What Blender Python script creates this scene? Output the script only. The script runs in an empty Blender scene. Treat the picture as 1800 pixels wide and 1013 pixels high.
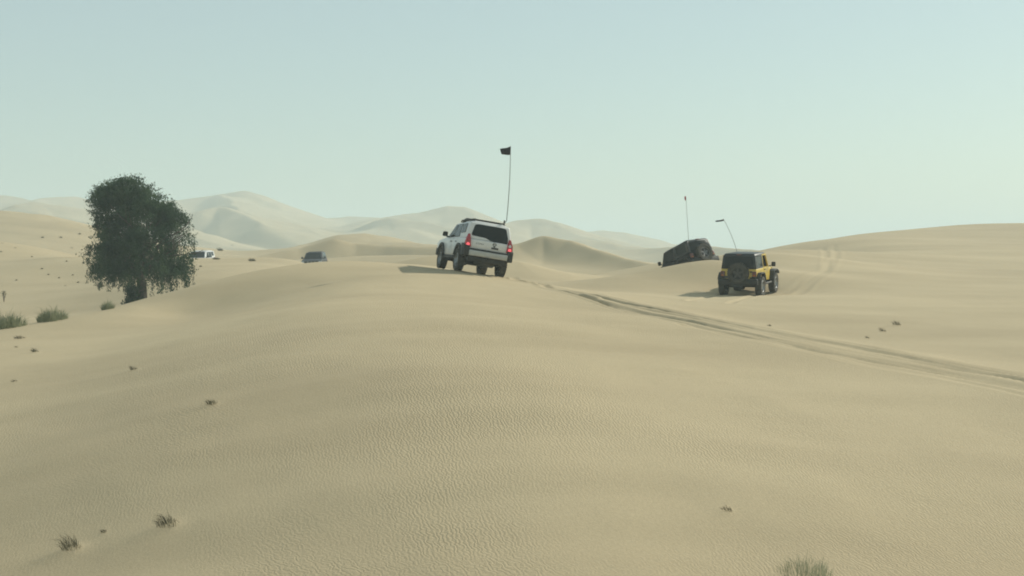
import bpy, bmesh, math, random
import numpy as np
from mathutils import Vector, Matrix, Euler
R = math.radians
random.seed(7)
rng = np.random.default_rng(11)
sc = bpy.context.scene

# ------------------------------------------------------------------ camera, world, sun, exposure
FPX, W, H, HORIZON = 2400.0, 1800.0, 1013.0, 450.0
PITCH = math.atan((H / 2 - HORIZON) / FPX)
cam_data = bpy.data.cameras.new('camera')
cam_data.sensor_width = 36.0
cam_data.lens = 36.0 * FPX / W
cam_data.clip_start, cam_data.clip_end = 0.3, 9000
cam = bpy.data.objects.new('camera', cam_data)
sc.collection.objects.link(cam)
cam.location = (0, 0, 0)
cam.rotation_euler = (R(90) - PITCH, 0, 0)
sc.camera = cam

SUN_AZ, SUN_EL = R(33), R(33)          # azimuth measured from +X (right) towards +Y (away)
sun_vec = Vector((math.cos(SUN_AZ) * math.cos(SUN_EL), math.sin(SUN_AZ) * math.cos(SUN_EL), math.sin(SUN_EL)))
world = bpy.data.worlds.new('World')
sc.world = world
world.use_nodes = True
wn, wl = world.node_tree.nodes, world.node_tree.links
bg = wn['Background']
sky = wn.new('ShaderNodeTexSky')
sky.sky_type = 'NISHITA'
sky.sun_disc = False
sky.sun_elevation = SUN_EL
sky.sun_rotation = R(90) - SUN_AZ
sky.air_density, sky.dust_density, sky.ozone_density = 1.0, 1.0, 1.0
tint = wn.new('ShaderNodeMix')
tint.data_type = 'RGBA'
tint.blend_type = 'MULTIPLY'
tint.inputs['Factor'].default_value = 1.0
tint.inputs[7].default_value = (0.88, 0.98, 0.86, 1)
wl.new(sky.outputs[0], tint.inputs[6])
veil = wn.new('ShaderNodeMix')          # dust evens the whole sky out
veil.data_type = 'RGBA'
veil.inputs['Factor'].default_value = 0.56
veil.inputs[7].default_value = (4.05, 4.85, 4.70, 1)
wl.new(tint.outputs[2], veil.inputs[6])
wl.new(veil.outputs[2], bg.inputs[0])
bg.inputs[1].default_value = 0.130

sun_data = bpy.data.lights.new('sun', 'SUN')
sun_data.energy = 4.4
sun_data.angle = R(0.6)
sun_data.color = (1.0, 0.95, 0.82)
sun = bpy.data.objects.new('sun', sun_data)
sc.collection.objects.link(sun)
sun.rotation_euler = sun_vec.to_track_quat('Z', 'Y').to_euler()

vs = sc.view_settings
sc.display_settings.display_device = 'sRGB'
vs.view_transform, vs.look, vs.gamma, vs.exposure = 'Standard', 'None', 1.0, 0.0
vs.use_curve_mapping = False
cy = sc.cycles
cy.max_bounces, cy.diffuse_bounces, cy.glossy_bounces, cy.volume_bounces = 6, 3, 3, 2
cy.transparent_max_bounces = 6
cy.use_denoising = True
cy.filter_width = 1.9

# ------------------------------------------------------------------ helpers
def ray(px, py):
    """direction of the sight line through a photo pixel, scaled so that its forward (level) part is 1"""
    u, v = (px - W / 2) / FPX, (H / 2 - py) / FPX
    c, s = math.cos(PITCH), math.sin(PITCH)
    y, z = c + v * s, -s + v * c
    return u / y, z / y

def pt(px, py, Y):
    u, t = ray(px, py)
    return (u * Y, Y, t * Y)

def tag(o, label=None, cat=None, group=None, kind=None):
    if label: o['label'] = label
    if cat: o['category'] = cat
    if group: o['group'] = group
    if kind: o['kind'] = kind
    return o

def link(name, mesh, mat, parent=None):
    o = bpy.data.objects.new(name, mesh)
    sc.collection.objects.link(o)
    if mat and not mesh.materials: mesh.materials.append(mat)
    if parent: o.parent = parent
    return o

def empty(name, parent=None, loc=(0, 0, 0)):
    o = bpy.data.objects.new(name, None)
    sc.collection.objects.link(o)
    o.location = loc
    o.empty_display_size = 0.2
    if parent: o.parent = parent
    return o

class MB:
    """collects shapes and links them as one mesh object"""
    def __init__(s): s.v, s.f = [], []
    def add(s, verts, faces):
        n = len(s.v); s.v += [tuple(p) for p in verts]; s.f += [tuple(i + n for i in f) for f in faces]; return s
    def box(s, x0, x1, y0, y1, z0, z1):
        return s.hexa([(x0, y0, z0), (x1, y0, z0), (x1, y1, z0), (x0, y1, z0)], [(x0, y0, z1), (x1, y0, z1), (x1, y1, z1), (x0, y1, z1)])
    def hexa(s, lo, hi):
        return s.add(list(lo) + list(hi), [(3, 2, 1, 0), (4, 5, 6, 7), (0, 1, 5, 4), (1, 2, 6, 5), (2, 3, 7, 6), (3, 0, 4, 7)])
    def prism(s, prof, a, b, axis='x', ta=None):
        """extrude a closed 2D profile; ta optionally gives a second profile for the far end"""
        n = len(prof); pb = ta or prof
        def P(q, t):
            return {'x': (t, q[0], q[1]), 'y': (q[0], t, q[1]), 'z': (q[0], q[1], t)}[axis]
        vs_ = [P(q, a) for q in prof] + [P(q, b) for q in pb]
        fs = [tuple(range(n)), tuple(range(2 * n - 1, n - 1, -1))]
        fs += [(i, i + n, (i + 1) % n + n, (i + 1) % n) for i in range(n)]
        return s.add(vs_, fs)
    def slab(s, poly, off):
        """a polygon in space given thickness along vector off"""
        n = len(poly); o = Vector(off)
        vs_ = [Vector(p) for p in poly] + [Vector(p) + o for p in poly]
        fs = [tuple(range(n)), tuple(range(2 * n - 1, n - 1, -1))] + [(i, i + n, (i + 1) % n + n, (i + 1) % n) for i in range(n)]
        return s.add(vs_, fs)
    def tube(s, path, rad, n=8, cap=True):
        path = [Vector(p) for p in path]
        rad = rad if isinstance(rad, (list, tuple)) else [rad] * len(path)
        vs_, fs = [], []
        up = Vector((0.31, 0.17, 0.93)).normalized()
        for i, p in enumerate(path):
            d = (path[min(i + 1, len(path) - 1)] - path[max(i - 1, 0)]).normalized()
            a = d.cross(up)
            if a.length < 1e-3: a = d.cross(Vector((1, 0, 0)))
            a.normalize(); b = d.cross(a)
            vs_ += [p + (a * math.cos(2 * math.pi * k / n) + b * math.sin(2 * math.pi * k / n)) * rad[i] for k in range(n)]
        for i in range(len(path) - 1):
            for k in range(n):
                k2 = (k + 1) % n
                fs.append((i * n + k, i * n + k2, (i + 1) * n + k2, (i + 1) * n + k))
        if cap:
            fs += [tuple(range(n - 1, -1, -1)), tuple(range((len(path) - 1) * n, len(path) * n))]
        return s.add(vs_, fs)
    def lathe(s, prof, n=32, axis='x', c=(0, 0, 0)):
        """revolve (r, t) pairs about an axis through c"""
        m = len(prof); vs_, fs = [], []
        for k in range(n):
            a = 2 * math.pi * k / n; ca, sa = math.cos(a), math.sin(a)
            for r, t in prof:
                q = (t, r * ca, r * sa) if axis == 'x' else ((r * ca, t, r * sa) if axis == 'y' else (r * ca, r * sa, t))
                vs_.append((q[0] + c[0], q[1] + c[1], q[2] + c[2]))
        for k in range(n):
            for i in range(m - 1):
                k2 = (k + 1) % n
                fs.append((k * m + i, k * m + i + 1, k2 * m + i + 1, k2 * m + i))
        return s.add(vs_, fs)
    def build(s, name, mat, parent=None, bevel=0.0, seg=2, smooth=True):
        me = bpy.data.meshes.new(name)
        bm = bmesh.new()
        vv = [bm.verts.new(p) for p in s.v]
        for f in s.f:
            try: bm.faces.new([vv[i] for i in f])
            except ValueError: pass
        bmesh.ops.recalc_face_normals(bm, faces=bm.faces)
        if bevel > 0:
            ed = [e for e in bm.edges if len(e.link_faces) == 2 and e.calc_face_angle(0) > 0.5]
            bmesh.ops.bevel(bm, geom=ed, offset=bevel, segments=seg, affect='EDGES', profile=0.5, clamp_overlap=True)
        if smooth:
            for f in bm.faces: f.smooth = True
            for e in bm.edges:
                if len(e.link_faces) == 2 and e.calc_face_angle(0) > 0.7: e.smooth = False
        bm.to_mesh(me); bm.free()
        return link(name, me, mat, parent)

# ------------------------------------------------------------------ materials
def new_mat(name):
    m = bpy.data.materials.new(name); m.use_nodes = True
    return m, m.node_tree.nodes, m.node_tree.links, m.node_tree.nodes['Principled BSDF']

def mat_plain(name, col, rough=0.5, metal=0.0, coat=0.0, spec=0.5, dust=0.0, dust_col=(0.34, 0.29, 0.19), var=0.12, scale=6.0, emit=None):
    """a colour with uneven wear; dust settles in blotches of a procedural noise"""
    m, n, l, b = new_mat(name)
    b.inputs['Roughness'].default_value = rough
    b.inputs['Metallic'].default_value = metal
    b.inputs['Coat Weight'].default_value = coat
    b.inputs['Specular IOR Level'].default_value = spec
    tc = n.new('ShaderNodeTexCoord')
    no = n.new('ShaderNodeTexNoise'); no.inputs['Scale'].default_value = scale; no.inputs['Detail'].default_value = 5
    l.new(tc.outputs['Object'], no.inputs['Vector'])
    ra = n.new('ShaderNodeMapRange'); ra.inputs[1].default_value, ra.inputs[2].default_value = 0.3, 0.7
    ra.inputs[3].default_value, ra.inputs[4].default_value = 1 - var, 1 + var
    l.new(no.outputs['Fac'], ra.inputs[0])
    mu = n.new('ShaderNodeMix'); mu.data_type = 'RGBA'; mu.blend_type = 'MULTIPLY'; mu.inputs['Factor'].default_value = 1
    mu.inputs[6].default_value = (*col, 1)
    l.new(ra.outputs[0], mu.inputs[7])
    out = mu.outputs[2]
    if dust > 0:
        n2 = n.new('ShaderNodeTexNoise'); n2.inputs['Scale'].default_value = scale * 0.6; n2.inputs['Detail'].default_value = 6
        l.new(tc.outputs['Object'], n2.inputs['Vector'])
        r2 = n.new('ShaderNodeMapRange'); r2.inputs[1].default_value, r2.inputs[2].default_value = 0.35, 0.75
        r2.inputs[3].default_value, r2.inputs[4].default_value = dust * 0.3, dust
        l.new(n2.outputs['Fac'], r2.inputs[0])
        mx = n.new('ShaderNodeMix'); mx.data_type = 'RGBA'
        mx.inputs[7].default_value = (*dust_col, 1)
        l.new(r2.outputs[0], mx.inputs['Factor']); l.new(out, mx.inputs[6])
        out = mx.outputs[2]
    l.new(out, b.inputs['Base Color'])
    if emit:
        b.inputs['Emission Color'].default_value = (*emit[0], 1); b.inputs['Emission Strength'].default_value = emit[1]
    return m

def mat_leaf(name, c0, c1, c2, scale=1.2, rough=0.7, trans=0.25):
    m, n, l, b = new_mat(name)
    geo = n.new('ShaderNodeTexCoord')
    no = n.new('ShaderNodeTexNoise'); no.inputs['Scale'].default_value = scale; no.inputs['Detail'].default_value = 4
    l.new(geo.outputs['Object'], no.inputs['Vector'])
    no2 = n.new('ShaderNodeTexNoise'); no2.inputs['Scale'].default_value = 17.0
    l.new(geo.outputs['Object'], no2.inputs['Vector'])
    ad = n.new('ShaderNodeMath'); ad.operation = 'MULTIPLY_ADD'; ad.inputs[1].default_value = 0.6
    l.new(no2.outputs['Fac'], ad.inputs[0]); l.new(no.outputs['Fac'], ad.inputs[2])
    cr = n.new('ShaderNodeValToRGB'); cr.color_ramp.elements[0].position, cr.color_ramp.elements[1].position = 0.55, 1.05
    cr.color_ramp.elements[0].color = (*c0, 1); cr.color_ramp.elements[1].color = (*c2, 1)
    e = cr.color_ramp.elements.new(0.8); e.color = (*c1, 1)
    l.new(ad.outputs[0], cr.inputs[0]); l.new(cr.outputs[0], b.inputs['Base Color'])
    b.inputs['Roughness'].default_value = rough
    b.inputs['Specular IOR Level'].default_value = 0.2
    tr = n.new('ShaderNodeBsdfTranslucent'); l.new(cr.outputs[0], tr.inputs[0])
    mx = n.new('ShaderNodeMixShader'); mx.inputs[0].default_value = trans
    l.new(b.outputs[0], mx.inputs[1]); l.new(tr.outputs[0], mx.inputs[2])
    l.new(mx.outputs[0], n['Material Output'].inputs['Surface'])
    return m

def mat_sand():
    m, n, l, b = new_mat('sand')
    tc = n.new('ShaderNodeTexCoord')
    def noise(scale, detail, sx=1, sy=1, rot=0, rough=0.5):
        mp = n.new('ShaderNodeMapping'); mp.inputs['Scale'].default_value = (sx, sy, 1); mp.inputs['Rotation'].default_value = (0, 0, rot)
        l.new(tc.outputs['Object'], mp.inputs[0])
        q = n.new('ShaderNodeTexNoise'); q.inputs['Scale'].default_value = scale; q.inputs['Detail'].default_value = detail; q.inputs['Roughness'].default_value = rough
        l.new(mp.outputs[0], q.inputs['Vector']); return q.outputs['Fac']
    def rng_(v, a, b_, c, d):
        q = n.new('ShaderNodeMapRange'); q.interpolation_type = 'SMOOTHSTEP'
        for i, x in enumerate((a, b_, c, d)): q.inputs[1 + i].default_value = x
        l.new(v, q.inputs[0]); return q.outputs[0]
    def mth(op, a, b_):
        q = n.new('ShaderNodeMath'); q.operation = op
        for i, x in enumerate((a, b_)):
            if isinstance(x, (int, float)): q.inputs[i].default_value = x
            else: l.new(x, q.inputs[i])
        return q.outputs[0]
    broad = noise(0.045, 4, 1, 1.6, 0.3)
    streak = noise(0.32, 4, 0.28, 1.0, 0.25)
    grain = noise(26.0, 3, 1, 1, 0, 0.7)
    mixv = mth('ADD', mth('MULTIPLY', broad, 0.5), mth('MULTIPLY', streak, 0.5))
    cr = n.new('ShaderNodeValToRGB')
    cr.color_ramp.elements[0].position, cr.color_ramp.elements[1].position = 0.33, 0.68
    cr.color_ramp.elements[0].color = (0.380, 0.308, 0.198, 1)
    cr.color_ramp.elements[1].color = (0.480, 0.394, 0.256, 1)
    l.new(mixv, cr.inputs[0])
    g = n.new('ShaderNodeMix'); g.data_type = 'RGBA'; g.blend_type = 'MULTIPLY'; g.inputs['Factor'].default_value = 1
    l.new(cr.outputs[0], g.inputs[6]); l.new(rng_(grain, 0.3, 0.7, 0.93, 1.07), g.inputs[7])
    l.new(g.outputs[2], b.inputs['Base Color'])
    b.inputs['Roughness'].default_value = 0.95
    b.inputs['Specular IOR Level'].default_value = 0.1
    # wind ripples: fine relief about 13 cm apart, crests wandering and forking
    def ripple(scale, rot, dist, dscale):
        mp = n.new('ShaderNodeMapping'); mp.inputs['Rotation'].default_value = (0, 0, rot)
        l.new(tc.outputs['Object'], mp.inputs[0])
        w = n.new('ShaderNodeTexWave'); w.wave_type = 'BANDS'; w.bands_direction = 'X'; w.wave_profile = 'SIN'
        w.inputs['Scale'].default_value = scale; w.inputs['Distortion'].default_value = dist
        w.inputs['Detail'].default_value = 2.5; w.inputs['Detail Scale'].default_value = dscale; w.inputs['Detail Roughness'].default_value = 0.55
        l.new(mp.outputs[0], w.inputs['Vector']); return w.outputs['Fac']
    r1 = ripple(5.0, R(-12), 10.0, 1.5)
    r2 = ripple(4.2, R(-34), 12.0, 1.7)
    sel = rng_(noise(0.22, 3), 0.4, 0.6, 0, 1)
    mx = n.new('ShaderNodeMix'); mx.data_type = 'FLOAT'
    l.new(sel, mx.inputs[0]); l.new(r1, mx.inputs[2]); l.new(r2, mx.inputs[3])
    amp = rng_(noise(0.16, 4, 1, 0.7, 0.5), 0.31, 0.57, 0.12, 1.0)
    # the trampled and the smooth slipping sand carries no ripples (a mask stored with the ground)
    at = n.new('ShaderNodeAttribute'); at.attribute_name = 'ripple'
    hgt = mth('MULTIPLY', mth('MULTIPLY', mx.outputs[0], amp), at.outputs['Fac'])
    hgt = mth('ADD', hgt, mth('MULTIPLY', grain, 0.25))
    hgt = mth('ADD', hgt, mth('MULTIPLY', noise(2.2, 4), 1.3))
    bp = n.new('ShaderNodeBump'); bp.inputs['Strength'].default_value = 1.0; bp.inputs['Distance'].default_value = 0.0053
    l.new(hgt, bp.inputs['Height']); l.new(bp.outputs[0], b.inputs['Normal'])
    return m
M = {
    'sand': mat_sand(),
}

# ------------------------------------------------------------------ the lie of the land
def pose(px, py, Y, yaw, pitch, roll):
    p = pt(px, py, Y)
    return Matrix.Translation(p) @ Euler((R(pitch), R(roll), R(yaw)), 'XYZ').to_matrix().to_4x4()

POSE_WHITE = pose(825.5, 479.5, 51.3, 16, 1.0, 9.0)
POSE_YELLOW = pose(1316.5, 516.3, 60.2, -24, 3.0, 0.8)
POSE_BLACK = pose(1206, 498.5, 69.8, 33, -18, -6)
POSE_FAR_SILVER = pose(553.5, 479.0, 122, 181, 0, 1.5)
POSE_FAR_WHITE = pose(350.5, 477.0, 122, 176, 0, 0)

ctrl = [
    # the rippled face in front
    (-300, 1013, 19.8), (100, 1013, 18.4), (500, 1013, 17.3), (900, 1013, 17.0), (1300, 1013, 17.6), (1700, 1013, 18.6), (2100, 1013, 19.8),
    (-250, 860, 23.4), (200, 860, 21.1), (600, 860, 19.7), (1000, 860, 19.4), (1400, 860, 20.3), (1800, 860, 21.6), (2100, 860, 22.6),
    (-250, 740, 28.6), (150, 740, 25.6), (500, 740, 23.0), (850, 740, 22.4), (1200, 740, 23.2), (1550, 740, 24.4), (1900, 740, 25.6),
    (-250, 670, 33), (100, 670, 31), (400, 670, 26.6), (700, 660, 25.2), (1000, 660, 25.8), (1300, 660, 27.4), (1550, 668, 28.2),
    (180, 615, 36.5), (420, 603, 32), (700, 590, 29.8), (950, 590, 31), (1150, 592, 33),
    (320, 556, 45.5), (380, 541, 46), (430, 524, 46.3), (480, 506, 47.2), (540, 486, 48), (600, 478, 49), (620, 500, 43.5), (560, 535, 37), (700, 525, 38), (850, 530, 39), (980, 540, 40),
    (700, 484, 46.5), (780, 487, 46.5), (900, 500, 47),
    # its crest, from the left edge over the top and down along the tracks
    (-250, 625, 40), (-100, 602, 41), (0, 585, 42), (100, 567, 43.5), (240, 540, 45.5), (350, 508, 48), (450, 480, 50), (560, 462, 53), (650, 461, 55),
    (703, 465, 56), (745, 463, 59),
    (955, 498, 49.5), (1040, 514, 47), (1100, 525, 45), (1200, 545, 42.5), (1310, 566, 40), (1400, 582, 38), (1500, 600, 36), (1650, 627, 33), (1800, 655, 30.5), (1950, 682, 28.5),
    (1100, 528, 47.3), (1200, 549, 45), (1310, 571, 42.5), (1400, 587, 40.3), (1500, 605, 38.2), (1650, 633, 35), (1800, 661, 32.3),
    # the broad dune behind the tracks
    (2050, 640, 36), (1800, 640, 36), (1800, 600, 40), (1800, 520, 58), (1800, 460, 88), (1800, 420, 122), (1800, 397, 150), (2050, 392, 152), (2050, 500, 64),
    (1650, 615, 38.5), (1650, 560, 47), (1650, 480, 74), (1650, 425, 112), (1650, 400, 147),
    (1500, 588, 41.5), (1500, 520, 57), (1500, 460, 83), (1500, 430, 108), (1500, 413, 135), (1420, 427, 116),
    (1390, 520, 57), (1310, 554, 47), (1400, 475, 70), (1340, 441, 92), (1290, 449.5, 74), 
    (1200, 536, 49.5), (1210, 523, 57), (1150, 522, 54), (1230, 500, 61.5), (1140, 482, 63), (1180, 473, 63.5), (1225, 461.5, 64), (1260, 455.5, 65), (1100, 489, 62),
    (1100, 518, 52), (1030, 509, 57), (960, 506, 60),
    # the plain on the left
    (0, 598, 50), (-200, 612, 50), (120, 582, 55), (240, 566, 55), (245, 556, 72), (350, 530, 66), (100, 572, 68), (-200, 575, 66), (0, 575, 68), (150, 545, 80), (0, 535, 84), (150, 490, 95), (0, 490, 95), (300, 500, 84), (400, 480, 88), (480, 468, 96),
    (-200, 470, 100), (0, 462, 103), (100, 452, 103), (200, 465, 99), (300, 464, 99), (345, 462, 101), (440, 462, 101), (500, 463, 101),
    (-250, 405, 118), (0, 425, 115), (80, 438, 113), (150, 456, 111), (250, 458.5, 110), (345, 457.5, 110), (440, 458, 110), (530, 461, 108),
]
cp = [pt(*c) for c in ctrl]
def P3(px, Y, z):
    u, _ = ray(px, 500); return (u * Y, Y, z)
cp += [P3(345, 122, -1.35), P3(552, 122, -1.5), P3(150, 126, -1.2), P3(0, 130, 0.1), P3(450, 128, -1.6),
       P3(600, 72, -1.9), P3(700, 92, -2.2), P3(740, 74, -1.9), P3(600, 110, -2.4), P3(820, 100, -2.4),
       P3(1000, 100, -2.6), P3(1150, 100, -3.0), P3(1250, 105, -2.4), P3(1400, 160, -1.2), P3(1550, 178, -0.5), P3(1800, 190, 0.4), P3(2050, 190, 0.4), P3(1000, 170, -3), P3(700, 170, -3), P3(400, 170, -3), P3(0, 170, -2.5), P3(-300, 170, -2.5), P3(1200, 150, -3.2),
       (0, 6, -2.6), (-6, 8, -3.7), (6, 8, -3.1), (0, 1, -1.75), (-8, 1, -1.9), (8, 1, -1.9), (0, -12, -2.4), (14, -8, -2.4), (-14, -8, -2.4), (24, 12, -3.0), (-24, 12, -4.6), (30, 26, -2.4), (-30, 28, -4.4), (-48, 60, -3.2), (54, 60, 0.2)]
WHEEL_XY = {'white': [(-0.80, -1.32), (0.80, -1.32), (-0.80, 1.38), (0.80, 1.38)], 'jeep': [(-0.80, -1.21), (0.80, -1.21), (-0.80, 1.21), (0.80, 1.21)]}
for ps, k in ((POSE_WHITE, 'white'), (POSE_YELLOW, 'jeep'), (POSE_BLACK, 'jeep')):
    cp += [tuple(ps @ Vector((x, y, 0.02))) for x, y in WHEEL_XY[k]]
cp = np.array(cp)

def tps_fit(p, smooth=0.02):
    n = len(p); d = np.hypot(p[:, None, 0] - p[None, :, 0], p[:, None, 1] - p[None, :, 1])
    K = np.where(d > 0, d * d * np.log(np.maximum(d, 1e-9)), 0) + np.eye(n) * smooth
    Q = np.c_[np.ones(n), p[:, :2]]
    A = np.zeros((n + 3, n + 3)); A[:n, :n] = K; A[:n, n:] = Q; A[n:, :n] = Q.T
    return np.linalg.solve(A, np.r_[p[:, 2], 0, 0, 0])
cps = cp.copy(); cps[:, :2] /= 30.0
TPS = tps_fit(cps, 0.0015)
def tps_eval(x, y):
    out = np.empty(x.size); xs, ys = x.ravel() / 30.0, y.ravel() / 30.0
    for i in range(0, x.size, 40000):
        j = slice(i, i + 40000)
        d2 = (xs[j, None] - cps[None, :, 0]) ** 2 + (ys[j, None] - cps[None, :, 1]) ** 2
        out[j] = (0.5 * d2 * np.log(np.maximum(d2, 1e-14))) @ TPS[:len(cps)] + TPS[-3] + TPS[-2] * xs[j] + TPS[-1] * ys[j]
    return out.reshape(x.shape)

def hash2(i, j, s):
    h = (i.astype(np.int64) * 374761393 + j.astype(np.int64) * 668265263 + s * 974634777) & 0xffffffff
    h = ((h ^ (h >> 13)) * 1274126177) & 0xffffffff
    return ((h ^ (h >> 16)) & 0xffff) / 65535.0
def vnoise(x, y, s=0):
    i, j = np.floor(x), np.floor(y); u, v = x - i, y - j
    u, v = u * u * u * (u * (u * 6 - 15) + 10), v * v * v * (v * (v * 6 - 15) + 10)
    a, b, c, d = hash2(i, j, s), hash2(i + 1, j, s), hash2(i, j + 1, s), hash2(i + 1, j + 1, s)
    return (a * (1 - u) + b * u) * (1 - v) + (c * (1 - u) + d * u) * v - 0.5
def fbm(x, y, s=0, o=4):
    t = 0; a = 1
    for k in range(o):
        t = t + a * vnoise(x * 2 ** k, y * 2 ** k, s + k * 17); a *= 0.5
    return t
def sstep(a, b, x):
    t = np.clip((x - a) / (b - a), 0, 1); return t * t * (3 - 2 * t)

# dune ridges: photo points of the crest with their distance, slope towards us, slope away, crest rounding
RIDGES = [
    ([(780, 452, 74), (850, 453, 74), (905, 459, 74), (1000, 480, 75), (1080, 493, 75)], 0.26, 0.20, 1.5),
    ([(870, 446, 128), (905, 430, 130), (955, 415, 131), (1000, 423, 130), (1050, 440, 127), (1110, 458, 124), (1165, 473, 121)], 0.62, 0.25, 0.35),
    ([(400, 458, 148), (440, 453, 151), (520, 436, 155), (590, 417.5, 157), (625, 426, 157.5), (680, 430, 157), (730, 432.5, 156), (790, 432, 156), (850, 440, 154)], 0.62, 0.15, 0.3),
    ([(440, 462, 128), (540, 457, 130), (640, 450, 131), (720, 449, 130), (800, 452, 128), (870, 462, 126)], 0.22, 0.10, 2.5),
    ([(560, 425, 200), (620, 409, 204), (665, 405, 206), (700, 411, 206), (745, 425, 204)], 0.13, 0.50, 0.8),
    ([(-260, 358, 190), (0, 365, 186), (60, 371, 184), (110, 385, 182), (165, 398, 180), (260, 424, 178), (360, 447, 174), (440, 460, 168)], 0.16, 0.12, 3.0),
    ([(0, 372, 290), (60, 360, 300), (150, 372, 300), (250, 395, 290), (330, 408, 280)], 0.14, 0.3, 3.0),
    # far skyline
    ([(-400, 352, 420), (-150, 348, 410), (0, 343, 410), (35, 348, 408), (60, 353, 405), (85, 347, 420), (132, 346, 425), (160, 351, 425), (230, 360, 425), (302, 353, 430), (356, 347, 435), (391, 341, 440), (427, 334.5, 440), (441, 338, 438), (470, 354, 430), (498, 370, 420), (534, 382, 410), (560, 392, 400)], 0.15, 0.3, 2.0),
    ([(391, 342, 425), (405, 352, 402), (416, 366, 380), (450, 382, 350), (520, 400, 320), (575, 418, 300)], 0.42, 0.22, 0.8),
    ([(350, 372, 330), (385, 369, 335), (418, 380, 325), (460, 400, 300)], 0.50, 0.16, 0.8),
    ([(500, 396, 440), (534, 383, 450), (569, 383, 455), (612, 379, 460), (640, 381, 460), (667, 382, 455), (690, 388, 450)], 0.13, 0.3, 2.0),
    ([(640, 392, 380), (667, 383, 390), (742, 373.5, 400), (770, 366, 402), (791, 360.5, 402), (813, 361.5, 402), (822, 368, 400), (832, 378, 397), (846, 392, 392), (870, 405, 380)], 0.30, 0.25, 1.0),
    ([(860, 410, 330), (893, 397, 340), (920, 389.5, 345), (951, 387, 345), (973, 392, 342), (995, 404, 336), (1030, 420, 325), (1080, 440, 310)], 0.28, 0.25, 1.0),
    ([(960, 415, 420), (1009, 409, 430), (1058, 405, 440), (1093, 408, 440), (1147, 421, 440), (1182, 430, 440), (1240, 444, 430), (1330, 455, 420), (1600, 452, 420), (1900, 440, 420)], 0.14, 0.2, 2.5),
    ([(970, 430, 260), (1010, 424, 262), (1060, 428, 262), (1095, 438, 258), (1120, 452, 250)], 0.16, 0.2, 2.0),
    ([(560, 420, 330), (640, 405, 330), (690, 392, 340), (730, 408, 320), (780, 425, 300)], 0.12, 0.2, 2.0),
]
FAR = 2.2          # the far ridges lie beyond the middle ones
RPTS = [(np.array([pt(q[0], q[1], q[2] * (FAR if r[0][0][2] > 240 else 1)) for q in r[0]]), *r[1:]) for r in RIDGES]

def tent(x, y, pts, s_near, s_far, rad):
    D, Z, S = [], [], []
    for a, b in zip(pts[:-1], pts[1:]):
        e = b[:2] - a[:2]; L2 = e @ e
        t = np.clip(((x - a[0]) * e[0] + (y - a[1]) * e[1]) / L2, 0, 1)
        dx, dy = x - a[0] - t * e[0], y - a[1] - t * e[1]
        D.append(np.hypot(dx, dy)); Z.append(a[2] + t * (b[2] - a[2]))
        S.append((e[0] * dy - e[1] * dx) / math.sqrt(L2))     # >0: away from us
    D, Z, S = np.array(D), np.array(Z), np.array(S)
    best = D.min(0)
    wt = np.exp(-(D - best) / (0.4 + 0.45 * best)); wt /= wt.sum(0)
    zc, side = (Z * wt).sum(0), (S * wt).sum(0)
    w = 0.5 + 0.5 * np.clip(side / (best + 0.3), -1, 1)
    w = w * w * (3 - 2 * w)
    s = s_near * (1 - w) + s_far * w
    return zc - s * (np.sqrt(best ** 2 + rad ** 2) - rad)

# tyre tracks: lines over the sand, lateral offset, half width, depth
def spline(xy):
    p = np.array(xy); t = np.linspace(0, len(p) - 1, 70)
    # Catmull-Rom through the points
    i = np.clip(t.astype(int), 0, len(p) - 2); u = (t - i)[:, None]
    g = lambda k: p[np.clip(k, 0, len(p) - 1)]
    p0, p1, p2, p3 = g(i - 1), g(i), g(i + 1), g(i + 2)
    return 0.5 * (2 * p1 + (p2 - p0) * u + (2 * p0 - 5 * p1 + 4 * p2 - p3) * u ** 2 + (3 * p1 - p0 - 3 * p2 + p3) * u ** 3)
TRACKS = []
MOUNDS = []
def track_dz(x, y):
    dz = np.zeros(x.shape); mask = np.zeros(x.shape)
    for path, hw, depth, rim in TRACKS:
        sel = (x > path[:, 0].min() - 2) & (x < path[:, 0].max() + 2) & (y > path[:, 1].min() - 2) & (y < path[:, 1].max() + 2)
        if not sel.any(): continue
        xs, ys = x[sel], y[sel]; best = np.full(xs.shape, 1e9)
        for a, b in zip(path[:-1], path[1:]):
            e = b - a; t = np.clip(((xs - a[0]) * e[0] + (ys - a[1]) * e[1]) / (e @ e + 1e-9), 0, 1)
            best = np.minimum(best, np.hypot(xs - a[0] - t * e[0], ys - a[1] - t * e[1]))
        wob = 1 + 0.4 * vnoise(xs * 1.2, ys * 1.2, 5) 
        d = best / hw
        dz[sel] += (-depth * np.exp(-(d ** 4)) + rim * np.exp(-((d - 1.55) / 0.42) ** 2)) * wob * (1 + 0.25 * vnoise(xs * 4, ys * 4, 9))
        mask[sel] = np.maximum(mask[sel], np.exp(-(d / 2.6) ** 4))
    return dz, mask

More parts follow.
